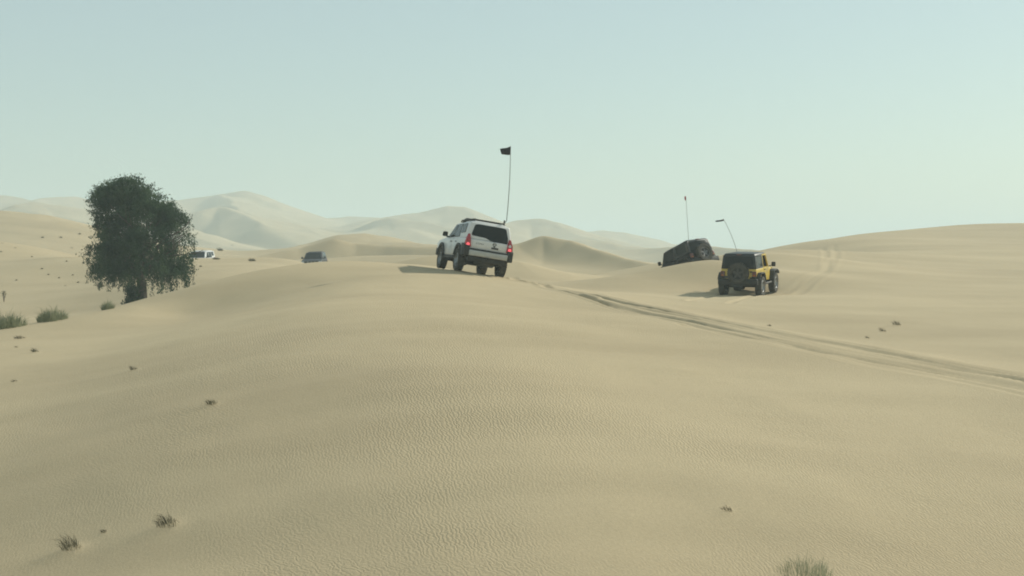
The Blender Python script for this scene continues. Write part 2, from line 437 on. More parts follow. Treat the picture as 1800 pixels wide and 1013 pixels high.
def height(x, y, detail=True):
    x = np.asarray(x, float); y = np.asarray(y, float)
    r = np.hypot(x, y)
    ang = np.degrees(np.arctan2(np.abs(x), y))
    base_far = -2.8 + 1.2 * fbm(x / 60, y / 60, 3, 3) + 9.0 * sstep(800, 3000, r) * (0.6 + 0.8 * fbm(x / 300, y / 300, 8, 3))
    w = (1 - sstep(160, 205, r)) * (1 - sstep(34, 60, ang))
    wz = np.zeros(x.shape)
    near = w > 0
    if near.any(): wz[near] = tps_eval(x[near], y[near])
    z = wz * w + base_far * (1 - w)
    soft = 0.12 + 0.0030 * np.minimum(r, 160) + 0.0006 * r
    acc = np.ones(x.shape); top = z.copy(); hs = [z]
    wx = x + sstep(90, 250, r) * 5.0 * vnoise(x / 22, y / 22, 21); wy = y + sstep(90, 250, r) * 5.0 * vnoise(x / 22, y / 22, 22)
    for pts, sn, sf, rad in RPTS:
        t = tent(wx if pts[0][1] > 170 else x, wy if pts[0][1] > 170 else y, pts, sn, sf, rad)
        hs.append(t); top = np.maximum(top, t)
    acc = sum(np.exp(np.maximum((q - top) / soft, -40)) for q in hs)
    z = top + soft * np.log(acc)
    # dune-scale undulation that grows with distance, and small lumps near by
    far = sstep(110, 260, r)
    n1 = fbm(x / 34 + 3, y / 46, 41, 4)
    z = z + far * 0.9 * (n1 - 0.9 * np.abs(fbm(x / 27, y / 40 + 7, 51, 3)))
    m_ = sstep(280, 420, r) * (1 - sstep(700, 860, r)) * np.clip(0.55 + 1.3 * fbm(x / 130, y / 150, 93, 2), 0, 1.2)
    ph = (-0.55 * x - 0.83 * y) / 95 + 1.5 * fbm(x / 210, y / 260, 91, 3); ph = ph - np.floor(ph)
    z = z + m_ * 6.0 * np.where(ph < 0.86, (ph / 0.86) ** 1.4, (1 - ph) / 0.14)
    z = z + 0.10 * fbm((x + 0.2 * y) / 9.0, (y - 0.22 * x) / 2.0, 63, 2) * sstep(12, 16, r) * (1 - sstep(26, 40, r))
    z = z + 0.05 * fbm(x / 3.2, y / 3.6, 61, 3) * (1 - sstep(80, 130, r)) + 0.13 * fbm(x / 9.0, y / 7.0, 71, 2) * sstep(10, 18, r) * (1 - sstep(90, 160, r))
    for mx, my, mw, mh in MOUNDS:           # sand banked up round the tufts, with a tail down wind
        sel = (np.abs(x - mx) < 6 * mw) & (np.abs(y - my) < 6 * mw)
        if sel.any():
            dx, dy = x[sel] - mx, y[sel] - my
            u, v = -0.86 * dx - 0.5 * dy, -0.5 * dx + 0.86 * dy
            z[sel] += mh * np.exp(-(v / (0.55 * mw)) ** 2 - np.where(u > 0, (u / (1.5 * mw)) ** 2, (u / (0.5 * mw)) ** 2))
    if detail:
        dz, mk = track_dz(x, y)
        return z + dz, mk
    return z

def ground_z(x, y): return float(height(np.array([x]), np.array([y]))[0][0])
def at(px, py, y0=9.0, y1=600.0):
    """the first point of the ground that the sight line through a photo pixel meets"""
    u, t = ray(px, py)
    Y = np.geomspace(y0, y1, 5000)
    h, _ = height(u * Y, Y); d = t * Y - h
    k = np.argmax(d < 0)
    if not (d < 0).any(): return None
    f = d[k - 1] / (d[k - 1] - d[k]) if k else 0
    Yh = Y[k - 1] + f * (Y[k] - Y[k - 1]) if k else Y[0]
    return Vector((u * Yh, Yh, float(np.interp(Yh, Y, h))))
def on(px, Y):
    u, _ = ray(px, 500); return Vector((u * Y, Y, ground_z(u * Y, Y)))

UP = np.array([(905, 491), (955, 499), (1060, 519), (1200, 547.5), (1400, 585), (1600, 621), (1800, 658), (1960, 686)], float)
LOW = np.array([(905, 491), (955, 507), (1060, 536), (1200, 570), (1400, 612), (1600, 652), (1800, 692), (1960, 724)], float)
def band(f, a=0, b=8, wob=0.05):
    q = []
    for k in range(a, b):
        p = at(*(UP[k] * (1 - f) + LOW[k] * f + np.array([0, 16 * wob * random.uniform(-1, 1)])), 15)
        q.append((p.x, p.y))
    return spline(q)
_t = []
for f_, a_, hw_, dp_ in ((0.02, 1, 0.08, 0.022), (0.13, 1, 0.11, 0.04), (0.24, 0, 0.17, 0.06), (0.33, 0, 0.15, 0.055), (0.41, 2, 0.09, 0.03), (0.50, 3, 0.12, 0.04), (0.60, 1, 0.10, 0.04),
                         (0.70, 0, 0.17, 0.06), (0.79, 1, 0.15, 0.055), (0.88, 2, 0.11, 0.04), (0.98, 3, 0.12, 0.045), (1.08, 2, 0.08, 0.025)):
    _t.append((band(f_, a_, 8, 0.07), max(hw_, 0.13), dp_ * 0.88, dp_ * 0.3))
def climb(pix):
    return spline([tuple(at(*q, 50))[:2] for q in pix])
_t += [(climb([(1380, 520), (1420, 502), (1455, 476), (1470, 450), (1466, 430)]), 0.2, 0.02, 0.02), (climb([(1350, 520), (1400, 505), (1440, 480), (1453, 455), (1446, 436)]), 0.2, 0.02, 0.02)]
# fresh wheel marks that end under the yellow and the white car
for ps, ln in ((POSE_YELLOW, 7.0), (POSE_WHITE, 1.4)):
    for sx in (-0.8, 0.8):
        q = [ps @ Vector((sx + 0.02 * k * k, -1.2 - k * ln / 5, 0)) for k in range(6)]
        _t.append((spline([(v.x, v.y) for v in q]), 0.15, 0.04, 0.025))
TRACKS = _t

# dry dark tufts on the sand: photo position of the foot, width and height in pixels
TUFTS = [
    (296, 926, 46, 22, 'dark dry tuft with bleached top, wider of the two bottom-left tufts'),
    (126, 968, 40, 28, 'dark spiky dry tuft nearest to the bottom left corner'),
    (184, 936, 12, 9, 'tiny dark tuft between the two larger bottom-left tufts'),
    (373, 712, 24, 13, 'small dry tuft alone on the smooth sand below the tree'),
    (236, 651, 17, 9, 'small low dry tuft on the sand beneath the tree'),
    (62, 620, 13, 9, 'small dark tuft just below the pale green clumps'),
    (36, 596, 24, 7, 'flat thin dry tuft under the clump at the left edge'),
    (27, 671, 15, 5, 'faint flat twig tuft near the left edge of the sand face'),
    (30, 611, 9, 4, 'faintest speck of dry plant below the left clumps'),
    (1279, 898, 22, 11, 'slanting dry twig tuft alone in the bottom right foreground'),
    (1577, 573, 15, 10, 'largest of the three dry tufts on the right-hand sand slope'),
    (1552, 584, 12, 9, 'middle one of the three dry tufts on the right-hand slope'),
    (1525, 595, 9, 5, 'lowest and smallest of three tufts on the right-hand slope'),
    (1353, 574, 9, 5, 'single dark speck of a tuft just above the wheel tracks'),
    (178, 505, 15, 11, 'dark shrub with a shadow left of the tree trunk'),
    (388, 441, 10, 6, 'small dark shrub on the pale sand right of the tree'),
    (381, 456, 16, 5, 'flat dark shrub beside the far white car'),
    (444, 459, 14, 6, 'low dark shrub on the ridge between the two far cars'),
    (520, 428, 10, 6, 'dark shrub at the edge of the shaded far dune'),
]
TUFT_AT = [at(t[0], t[1]) for t in TUFTS]
MOUNDS = [(p.x, p.y, t[2] / FPX * p.y, 0.22 * t[3] / FPX * p.y) for p, t in zip(TUFT_AT, TUFTS) if p is not None and p.y < 70]

def make_ground():
    th = np.r_[np.linspace(-180, -60, 25)[:-1], np.linspace(-60, -25, 70)[:-1], np.linspace(-25, 25, 600), np.linspace(25, 60, 70)[1:], np.linspace(60, 180, 25)[1:-1]]
    rr = np.r_[np.linspace(0.5, 13, 36)[:-1], np.linspace(13, 62, 430)[:-1], np.linspace(62, 140, 250)[:-1], np.geomspace(140, 1150, 470)[:-1], np.geomspace(1150, 8000, 45)]
    T, RR = np.meshgrid(np.radians(th), rr)
    X, Y = RR * np.sin(T), RR * np.cos(T)
    Z, MK = height(X, Y)
    nr, nt = X.shape
    co = np.stack([X, Y, Z], -1).reshape(-1, 3)
    i = np.arange(nr * nt).reshape(nr, nt); ir = np.roll(i, -1, axis=1)
    q = np.stack([i[:-1], ir[:-1], ir[1:], i[1:]], -1).reshape(-1, 4)[:, ::-1]
    me = bpy.data.meshes.new('ground')
    c0 = len(co); co = np.vstack([co, [0, 0, float(Z[0].mean())]])
    tri = np.stack([i[0], np.full(nt, c0), ir[0]], -1)[:, ::-1]
    me.vertices.add(len(co)); me.vertices.foreach_set('co', co.astype(np.float32).ravel())
    nl = q.size + tri.size
    me.loops.add(nl); me.loops.foreach_set('vertex_index', np.r_[q.ravel(), tri.ravel()].astype(np.int32))
    me.polygons.add(len(q) + len(tri))
    st = np.r_[np.arange(len(q)) * 4, q.size + np.arange(len(tri)) * 3].astype(np.int32)
    me.polygons.foreach_set('loop_start', st)
    me.update(calc_edges=True); me.validate()
    me.polygons.foreach_set('use_smooth', np.ones(len(me.polygons), bool))
    a = me.attributes.new('ripple', 'FLOAT', 'POINT')
    rip = 1 - np.clip(MK, 0, 1)
    u = X / np.maximum(Y, 1)
    rip *= 0.45 + 0.55 * sstep(-0.34, -0.14, u) 
    rip *= 1 - 0.75 * sstep(44, 60, RR)
    a.data.foreach_set('value', np.r_[rip.ravel(), 0.5].astype(np.float32))
    o = link('ground', me, M['sand'])
    tag(o, kind='structure')
    return o
make_ground()

# ------------------------------------------------------------------ dusty air
def make_haze():
    m = bpy.data.materials.new('dusty_air'); m.use_nodes = True
    n, l = m.node_tree.nodes, m.node_tree.links
    n.remove(n['Principled BSDF'])
    v = n.new('ShaderNodeVolumePrincipled')
    v.inputs['Color'].default_value = (0.74, 0.88, 0.92, 1)
    v.inputs['Density'].default_value = 0.00095
    v.inputs['Anisotropy'].default_value = 0.1
    l.new(v.outputs[0], n['Material Output'].inputs['Volume'])
    o = MB().box(-2200, 2200, -800, 2600, -20, 56).build('haze', m, smooth=False)
    tag(o, kind='stuff')
make_haze()

# ------------------------------------------------------------------ vehicle materials
M.update({
    'white': mat_plain('white_paint', (0.66, 0.66, 0.65), 0.35, coat=0.3, dust=0.16, var=0.04, scale=3),
    'silver': mat_plain('slate_paint', (0.030, 0.036, 0.046), 0.55, spec=0.3, dust=0.06, var=0.05, scale=3),
    'yellow': mat_plain('yellow_paint', (0.60, 0.42, 0.045), 0.38, coat=0.25, dust=0.16, var=0.06, scale=3),
    'black': mat_plain('black_paint', (0.008, 0.009, 0.010), 0.55, spec=0.2, dust=0.01, var=0.2, scale=4),
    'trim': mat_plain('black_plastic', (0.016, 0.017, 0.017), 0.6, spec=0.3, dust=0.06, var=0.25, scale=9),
    'hardtop': mat_plain('dark_hardtop', (0.014, 0.017, 0.019), 0.45, spec=0.4, dust=0.02, var=0.2, scale=5),
    'rubber': mat_plain('rubber', (0.016, 0.016, 0.015), 0.85, dust=0.16, var=0.3, scale=14),
    'dull_alloy': mat_plain('dull_alloy', (0.13, 0.13, 0.13), 0.5, metal=0.4, var=0.2, scale=10),
    'dark_alloy': mat_plain('dark_alloy', (0.05, 0.05, 0.05), 0.5, metal=0.5, dust=0.1, var=0.15, scale=10),
    'alloy': mat_plain('alloy', (0.26, 0.27, 0.28), 0.40, metal=0.8, dust=0.15, var=0.15, scale=10),
    'steel': mat_plain('bumper_silver', (0.42, 0.43, 0.42), 0.45, metal=0.25, dust=0.25, var=0.1, scale=8),
    'glass': mat_plain('tinted_glass', (0.010, 0.014, 0.016), 0.16, spec=0.12, dust=0.02, var=0.2, scale=3),
    'lamp_red': mat_plain('red_lens', (0.36, 0.012, 0.018), 0.2, coat=0.5, var=0.1),
    'brake': mat_plain('lit_brake_lamp', (0.7, 0.03, 0.04), 0.2, var=0.02, emit=((1.0, 0.13, 0.16), 0.9)),
    'lamp_amber': mat_plain('amber_lens', (0.45, 0.14, 0.02), 0.25, coat=0.4, var=0.1),
    'lamp_dull': mat_plain('dull_red_lens', (0.11, 0.014, 0.014), 0.4, var=0.15, dust=0.15),
    'lens': mat_plain('clear_lens', (0.55, 0.57, 0.58), 0.15, coat=0.6, var=0.05),
    'under': mat_plain('underbody', (0.012, 0.012, 0.012), 0.8, dust=0.08, var=0.3, scale=7),
    'plate': mat_plain('dark_plate', (0.045, 0.045, 0.045), 0.5, var=0.2, scale=20),
    'flag_black': mat_plain('black_cloth', (0.022, 0.020, 0.024), 0.9, var=0.35, scale=12),
    'flag_red': mat_plain('red_cloth', (0.42, 0.03, 0.035), 0.85, var=0.2, scale=12),
    'whip': mat_plain('fibreglass_whip', (0.10, 0.11, 0.11), 0.5, var=0.15, scale=9),
    'seat': mat_plain('grey_upholstery', (0.05, 0.052, 0.052), 0.9, var=0.2, scale=9),
})

def arch(cy_, r, z0, zc, n=10, rev=False):
    """points of a wheel arch from rear to front at underside z0"""
    a0 = math.asin((zc - z0) / r) if abs(zc - z0) < r else 0
    pts = [(cy_ - r * math.cos(a), zc + r * math.sin(a)) for a in np.linspace(-a0, math.pi + a0, n)]
    return pts[::-1] if rev else pts

def make_wheel(parent, x, y, z, rad, width, spokes, side, rim_mat='alloy', rim_r=0.60, axis='x', name='wheel'):
    w = empty(name, parent, (x, y, z))
    if axis == 'y': w.rotation_euler = (0, 0, R(-90))
    hw = width / 2; rr = rad * rim_r
    t = MB().lathe([(rr, -hw * 0.8), (rad * 0.80, -hw), (rad * 0.95, -hw * 0.92), (rad, -hw * 0.70), (rad * 0.985, -hw * 0.25), (rad, 0), (rad * 0.985, hw * 0.25), (rad, hw * 0.70), (rad * 0.95, hw * 0.92), (rad * 0.80, hw), (rr, hw * 0.8), (rr * 0.97, 0), (rr, -hw * 0.8)], 36)
    for k in range(30):                                        # tread blocks on the shoulders
        a = 2 * math.pi * k / 30
        for s_ in (-1, 1):
            c, s2 = math.cos(a + 0.05 * s_), math.sin(a + 0.05 * s_)
            u = Vector((0, c, s2)); tt = Vector((0, -s2, c))
            b0 = [u * (rad * 0.955) + tt * d for d in (-0.026, 0.026)]; b1 = [u * (rad * 1.012) + tt * d for d in (-0.022, 0.022)]
            xa, xb = s_ * hw * 0.45, s_ * hw * 0.93
            t.hexa([b0[0] + Vector((xa, 0, 0)), b0[1] + Vector((xa, 0, 0)), b0[1] + Vector((xb, 0, 0)), b0[0] + Vector((xb, 0, 0))],
                   [b1[0] + Vector((xa, 0, 0)), b1[1] + Vector((xa, 0, 0)), b1[1] + Vector((xb, 0, 0)), b1[0] + Vector((xb, 0, 0))])
    t.build('tyre', M['rubber'], w)
    o = side * hw
    r_ = MB().lathe([(rr * 1.0, o * 0.80), (rr * 0.93, o * 0.86), (rr * 0.86, o * 0.72), (rr * 0.84, -o * 0.5), (rr * 0.99, -o * 0.7)], 28)
    r_.lathe([(0.001, o * 0.55), (rr * 0.26, o * 0.52), (rr * 0.30, o * 0.40), (rr * 0.30, -o * 0.2), (0.001, -o * 0.2)], 16)
    for k in range(spokes):
        a = 2 * math.pi * k / spokes + 0.3
        u = Vector((0, math.cos(a), math.sin(a))); tt = Vector((0, -math.sin(a), math.cos(a)))
        w0, w1 = rr * 0.17, rr * 0.13
        lo = [u * rr * 0.2 - tt * w0 + Vector((o * 0.30, 0, 0)), u * rr * 0.2 + tt * w0 + Vector((o * 0.30, 0, 0)), u * rr * 0.9 + tt * w1 + Vector((o * 0.42, 0, 0)), u * rr * 0.9 - tt * w1 + Vector((o * 0.42, 0, 0))]
        hi = [p + Vector((o * 0.24, 0, 0)) for p in lo]
        r_.hexa(lo, hi)
    r_.build('rim', M[rim_mat], w)
    MB().lathe([(0.001, o * 0.20), (rr * 0.84, o * 0.20), (rr * 0.84, o * 0.10), (0.001, o * 0.10)], 24).build('brake_disc', M['under'], w)
    return w

def make_whip(parent, pts, rad0, rad1, flag_poly, flag_mat, thick=0.012, mount=0.035):
    """a flexible flag pole on a spring mount with a cloth tied at its tip"""
    n = len(pts)
    p = MB().tube(pts, [rad0 + (rad1 - rad0) * i / (n - 1) for i in range(n)], 6).build('flag_pole', M['whip'], parent)
    b = Vector(pts[0])
    MB().tube([b - Vector((0, 0, mount)), b + Vector((0, 0, 0.14))], 0.026, 8).build('spring_mount', M['trim'], p)
    # the cloth: a grid between the hoist edge and the fly edge, waved
    f = MB(); nu, nv = 12, 6; grid = []
    h0, h1, e1, e0 = [Vector(q) for q in flag_poly]          # hoist top, hoist bottom, fly bottom, fly top
    nrm = (h1 - h0).cross(e0 - h0).normalized()
    for i in range(nu + 1):
        for j in range(nv + 1):
            u, v = i / nu, j / nv
            q = (h0 * (1 - v) + h1 * v) * (1 - u) + (e0 * (1 - v) + e1 * v) * u
            q = q + nrm * (0.035 * u * math.sin(u * 7 + v * 1.7)) + Vector((0, 0, -0.012 * math.sin(u * math.pi * 1.5)))
            grid.append(q)
    m = nv + 1; N = len(grid)
    fs = [(i * m + j, (i + 1) * m + j, (i + 1) * m + j + 1, i * m + j + 1) for i in range(nu) for j in range(nv)]
    f.add(grid, fs); ob = f.build('flag', flag_mat, p)
    sm = ob.modifiers.new('thickness', 'SOLIDIFY'); sm.thickness = 0.006
    return p

def bil(q, u, v):
    """point at (u, v) of the quad q = bottom-left, bottom-right, top-right, top-left"""
    a, b, c, d = [Vector(t) for t in q]
    return (a * (1 - u) + b * u) * (1 - v) + (d * (1 - u) + c * u) * v

# ------------------------------------------------------------------ the estate-bodied off-roader (white one in front; two more far off, seen from the front)
def make_offroader(name, pm, ps, rack=True, detail=True):
    root = empty(name); root.matrix_world = ps
    RA, FA, WR, ZC = -1.32, 1.38, 0.40, 0.40
    # lower body: side outline with both wheel arches, drawn in towards the sill
    top = [(-2.20, 0.98), (-2.17, 1.20), (-1.2, 1.225), (0.0, 1.215), (0.92, 1.20), (1.30, 1.175), (1.95, 1.10), (2.16, 1.02), (2.24, 0.86), (2.24, 0.62), (2.05, 0.56)]
    bot = arch(FA, 0.47, 0.54, 0.42, 11, True) + arch(RA, 0.47, 0.54, 0.42, 11, True) + [(-2.10, 0.62), (-2.19, 0.72)]
    body = MB().prism(top + bot, -0.89, 0.89).build('body', pm, root, bevel=0.055, seg=3)
    # cabin: pillars and roof as one shell
    zb, zt = 1.20, 1.80
    B = {'rl': (-0.86, -2.13, zb), 'rr': (0.86, -2.13, zb), 'fr': (0.85, 0.98, zb - 0.01), 'fl': (-0.85, 0.98, zb - 0.01)}
    T = {'rl': (-0.735, -1.99, zt + 0.02), 'rr': (0.735, -1.99, zt + 0.02), 'fr': (0.69, 0.22, zt - 0.03), 'fl': (-0.69, 0.22, zt - 0.03)}
    k = ('rl', 'rr', 'fr', 'fl')
    cab = MB().hexa([B[i] for i in k], [T[i] for i in k]).build('cabin', pm, root, bevel=0.06, seg=3)
    MB().hexa([(-0.64, -1.96, zt + 0.0), (0.64, -1.96, zt + 0.0), (0.62, -0.45, zt), (-0.62, -0.45, zt)],
              [(-0.56, -1.90, zt + 0.075), (0.56, -1.90, zt + 0.075), (0.55, -0.62, zt + 0.07), (-0.55, -0.62, zt + 0.07)]).build('raised_roof', pm, cab, bevel=0.03)
    # panes, each a slab a little proud of the cabin face it lies on
    def pane(nm, quad, uv, parent=cab, proud=0.006, mat='glass', bev=0.0):
        pts = [bil(quad, u, v) for u, v in uv]
        nrm = (Vector(quad[1]) - Vector(quad[0])).cross(Vector(quad[3]) - Vector(quad[0])).normalized()
        s_ = MB().slab([p - nrm * 0.02 for p in pts], nrm * (0.02 + proud))
        return s_.build(nm, M[mat] if isinstance(mat, str) else mat, parent, bevel=bev)
    def rnd(uv, r=0.12, n=4):
        """round the corners of a polygon in face coordinates"""
        out = []; N = len(uv)
        for i in range(N):
            p0, p1, p2 = Vector(uv[i - 1]), Vector(uv[i]), Vector(uv[(i + 1) % N])
            a = p1 + (p0 - p1) * min(r, 0.45); b = p1 + (p2 - p1) * min(r, 0.45)
            for t in np.linspace(0, 1, n):
                out.append(tuple(a * (1 - t) ** 2 + p1 * 2 * t * (1 - t) + b * t ** 2))
        return out
    rear = (B['rl'], B['rr'], T['rr'], T['rl'])
    pane('rear_window', rear, rnd([(0.085, 0.20), (0.42, 0.16), (0.53, 0.03), (0.90, 0.00), (0.925, 0.30), (0.90, 0.90), (0.12, 0.90)], 0.16), bev=0.0)
    left = (B['fl'], B['rl'], T['rl'], T['fl']); right = (B['rr'], B['fr'], T['fr'], T['rr'])
    def U(y, v, face):          # face coordinate of a lengthwise position
        y0 = B['fl'][1] * (1 - v) + T['fl'][1] * v; y1 = B['rl'][1] * (1 - v) + T['rl'][1] * v
        u = (y - y0) / (y1 - y0); return u if face == 'l' else 1 - u
    for face, q in (('l', left), ('r', right)):
        for nm, poly in (('front_window', [(0.66, .05), (-0.12, .05), (-0.12, .88), (0.18, .88)]),
                         ('rear_door_window', [(-0.22, .05), (-1.02, .08), (-0.92, .90), (-0.22, .89)]),
                         ('quarter_window', [(-1.12, .30), (-1.72, .34), (-1.66, .90), (-1.02, .90)])):
            uv = [(U(y, v, face), v) for y, v in poly]
            pane(nm, q, rnd(uv if face == 'l' else uv[::-1], 0.10), proud=0.022)
    frontq = (B['fr'], B['fl'], T['fl'], T['fr'])
    pane('windscreen', frontq, rnd([(0.06, 0.04), (0.94, 0.04), (0.92, 0.93), (0.08, 0.93)], 0.08))
    # flares, sills, bumpers
    for cy_ in (FA, RA):
        for s_ in (-1, 1):
            o = arch(cy_, 0.475, 0.56, 0.42, 12); i_ = arch(cy_, 0.585, 0.56, 0.42, 12)
            zfix = [(y, min(z, 1.02)) for y, z in i_]
            MB().prism(o + zfix[::-1], s_ * 0.80, s_ * 0.945).build('wheel_flare', M['trim'], root, bevel=0.018)
            well = [(y, z) for y, z in arch(cy_, 0.47, 0.54, 0.42, 12)]
            MB().prism([(cy_ - 0.47, 0.5)] + well + [(cy_ + 0.47, 0.5)], s_ * 0.45, s_ * 0.79).build('wheel_well', M['under'], root)
    for s_ in (-1, 1):
        MB().box(min(s_ * 0.80, s_ * 0.90), max(s_ * 0.80, s_ * 0.90), RA + 0.58, FA - 0.58, 0.44, 0.545).build('sill', M['trim'], root, bevel=0.02)
        # the black bumper corner runs up to the flare
        MB().prism([(-2.30, 0.56), (-2.28, 0.94), (-2.10, 1.02), (-1.80, 1.02), (-1.80, 0.56)], s_ * 0.70, s_ * 0.935).build('bumper_corner', M['trim'], root, bevel=0.04, seg=3)
    MB().box(-0.72, 0.72, -2.34, -2.10, 0.60, 0.80).build('rear_bumper', M['steel'], root, bevel=0.03, seg=3)
    MB().box(-0.72, 0.72, -2.28, -2.10, 0.803, 0.865).build('bumper_step', M['trim'], root, bevel=0.012)
    MB().box(-0.72, 0.72, -2.26, -2.05, 0.40, 0.597).build('rear_valance', M['under'], root, bevel=0.03)
    MB().box(-0.90, 0.90, 2.06, 2.32, 0.50, 0.80).build('front_bumper', M['trim'], root, bevel=0.05, seg=3)
    g = MB().box(-0.62, 0.62, 2.20, 2.262, 0.82, 0.99).build('grille', M['trim'], root, bevel=0.01)
    for x in (-0.3, 0.0, 0.3): MB().box(x - 0.03, x + 0.03, 2.262, 2.275, 0.825, 0.985).build('grille_bar', M['steel'], g)
    for s_ in (-1, 1):
        MB().box(min(s_ * 0.64, s_ * 0.88), max(s_ * 0.64, s_ * 0.88), 2.10, 2.255, 0.82, 1.00).build('headlight', M['lens'], root, bevel=0.02)
    # chassis underneath
    MB().box(-0.72, 0.72, -2.0, 2.05, 0.42, 0.60).build('chassis', M['under'], root, bevel=0.03)
    for cy_ in (RA, FA):
        MB().tube([(-0.70, cy_, WR), (0.70, cy_, WR)], 0.06, 10).lathe([(0.02, -0.16), (0.13, -0.10), (0.15, 0), (0.13, 0.10), (0.02, 0.16)], 14, 'x', (0.05, cy_, WR)).build('axle', M['under'], root)
    MB().tube([(0.45, -2.25, 0.46), (0.45, -1.7, 0.47), (0.40, -1.2, 0.5)], 0.035, 8).build('exhaust_pipe', M['under'], root)
    MB().lathe([(0.10, 0.27), (0.33, 0.27), (0.37, 0.31), (0.38, 0.40), (0.36, 0.47), (0.10, 0.47)], 24, 'z', (0, -1.85, 0)).build('underslung_spare', M['rubber'], root)
    MB().box(-0.45, 0.45, -1.1, 1.2, 0.30, 0.43).build('skid_plate', M['under'], root, bevel=0.03)
    MB().box(-0.05, 0.05, -2.40, -2.22, 0.50, 0.58).build('tow_hitch', M['under'], root, bevel=0.01)
    # lamps
    for s_ in (-1, 1):
        lp = [(s_ * 0.905, 0.90), (s_ * 0.66, 0.90), (s_ * 0.70, 1.20), (s_ * 0.735, 1.37), (s_ * 0.80, 1.37), (s_ * 0.885, 1.14)]
        lo = [(x, -2.235 + 0.07 * max(0, z - 1.15) / 0.2, z) for x, z in lp]
        t = MB().slab(lo, (0, 0.20, 0)).build('tail_light', M['lamp_red'], root, bevel=0.012)
        MB().lathe([(0.001, -2.249), (0.045, -2.247), (0.062, -2.242), (0.064, -2.20)], 20, 'y', (s_ * 0.785, 0, 0.985)).build('brake_light', M['brake'], t)
        MB().lathe([(0.001, -2.243), (0.04, -2.242), (0.05, -2.238), (0.052, -2.20)], 18, 'y', (s_ * 0.775, 0, 1.135)).build('reversing_light', M['lens'] if s_ > 0 else M['lamp_red'], t)
    # tailgate details
    tg = MB().box(-0.63, 0.63, -2.212, -2.15, 0.88, 1.185).build('tailgate', pm, root, bevel=0.02)
    MB().box(0.10, 0.36, -2.226, -2.205, 0.935, 1.005).build('number_plate', M['plate'], tg, bevel=0.005)
    MB().lathe([(0.050, -2.222), (0.062, -2.224), (0.068, -2.205)], 20, 'y', (0.20, 0, 1.11)).box(0.12, 0.28, -2.226, -2.208, 1.098, 1.122).build('emblem', M['plate'], tg)
    MB().box(0.17, 0.23, -2.24, -2.205, 1.015, 1.06).build('tailgate_handle', M['trim'], tg, bevel=0.008)
    if detail:
        fc = bpy.data.curves.new('badge_lettering', 'FONT'); fc.body = 'XTERRA'; fc.size = 0.075; fc.extrude = 0.003; fc.space_character = 1.15
        fo = bpy.data.objects.new('tmp', fc); sc.collection.objects.link(fo)
        me = bpy.data.meshes.new_from_object(fo.evaluated_get(bpy.context.evaluated_depsgraph_get())); bpy.data.objects.remove(fo)
        me.materials.clear(); fo = link('badge_lettering', me, M['plate'], tg)
        fo.location = (-0.50, -2.214, 1.035); fo.rotation_euler = (R(90), 0, 0)
    # doors: shut lines and handles
    for s_ in (-1, 1):
        for y0, y1 in ((-0.16, 0.82), (-0.92, -0.185)):
            d = MB().box(min(s_ * 0.885, s_ * 0.897), max(s_ * 0.885, s_ * 0.897), y0, y1, 0.60, 1.165).build('door', pm, root, bevel=0.008)
            MB().box(min(s_ * 0.89, s_ * 0.925), max(s_ * 0.89, s_ * 0.925), y0 + 0.05, y0 + 0.20, 1.04, 1.075).build('door_handle', M['trim'], d, bevel=0.008)
        mr = MB().hexa([(s_ * 0.90, 0.62, 1.22), (s_ * 1.10, 0.64, 1.22), (s_ * 1.10, 0.74, 1.24), (s_ * 0.90, 0.76, 1.24)],
                       [(s_ * 0.91, 0.62, 1.42), (s_ * 1.09, 0.64, 1.41), (s_ * 1.08, 0.72, 1.39), (s_ * 0.92, 0.73, 1.40)]).build('wing_mirror', M['trim'], root, bevel=0.03, seg=3)
        MB().box(min(s_ * 0.83, s_ * 0.93), max(s_ * 0.83, s_ * 0.93), 0.66, 0.72, 1.20, 1.26).build('mirror_arm', M['trim'], mr, bevel=0.01)
    for s_ in (-1, 1):
        for y in (RA, FA): make_wheel(root, s_ * 0.80, y, WR, WR, 0.27, 6, s_)
    if rack:
        rk = MB()
        for s_ in (-1, 1):
            rk.tube([(s_ * 0.56, 0.22, 1.84), (s_ * 0.56, 0.10, 1.90), (s_ * 0.555, -0.8, 1.925), (s_ * 0.55, -1.78, 1.935), (s_ * 0.55, -1.86, 1.87)], 0.024, 8)
            for y in (-0.35, -1.1): rk.tube([(s_ * 0.555, y, 1.80), (s_ * 0.555, y, 1.92)], 0.02, 6)
        for y in (-0.55, -1.15, -1.80): rk.tube([(-0.555, y, 1.925), (0.555, y, 1.925)], 0.02, 8)
        rko = rk.build('roof_rack', M['trim'], root)
        pod = MB().hexa([(-0.54, -0.30, 1.83), (0.54, -0.30, 1.83), (0.54, 0.30, 1.79), (-0.54, 0.30, 1.79)],
                        [(-0.51, -0.28, 2.00), (0.51, -0.28, 2.00), (0.49, 0.10, 1.97), (-0.49, 0.10, 1.97)]).build('rack_light_pod', M['trim'], rko, bevel=0.02)
        for x in (-0.34, -0.12, 0.12, 0.34):
            MB().box(x - 0.07, x + 0.07, -0.293, -0.27, 1.88, 1.96).build('pod_lamp', M['steel'], pod, bevel=0.01)
    return root

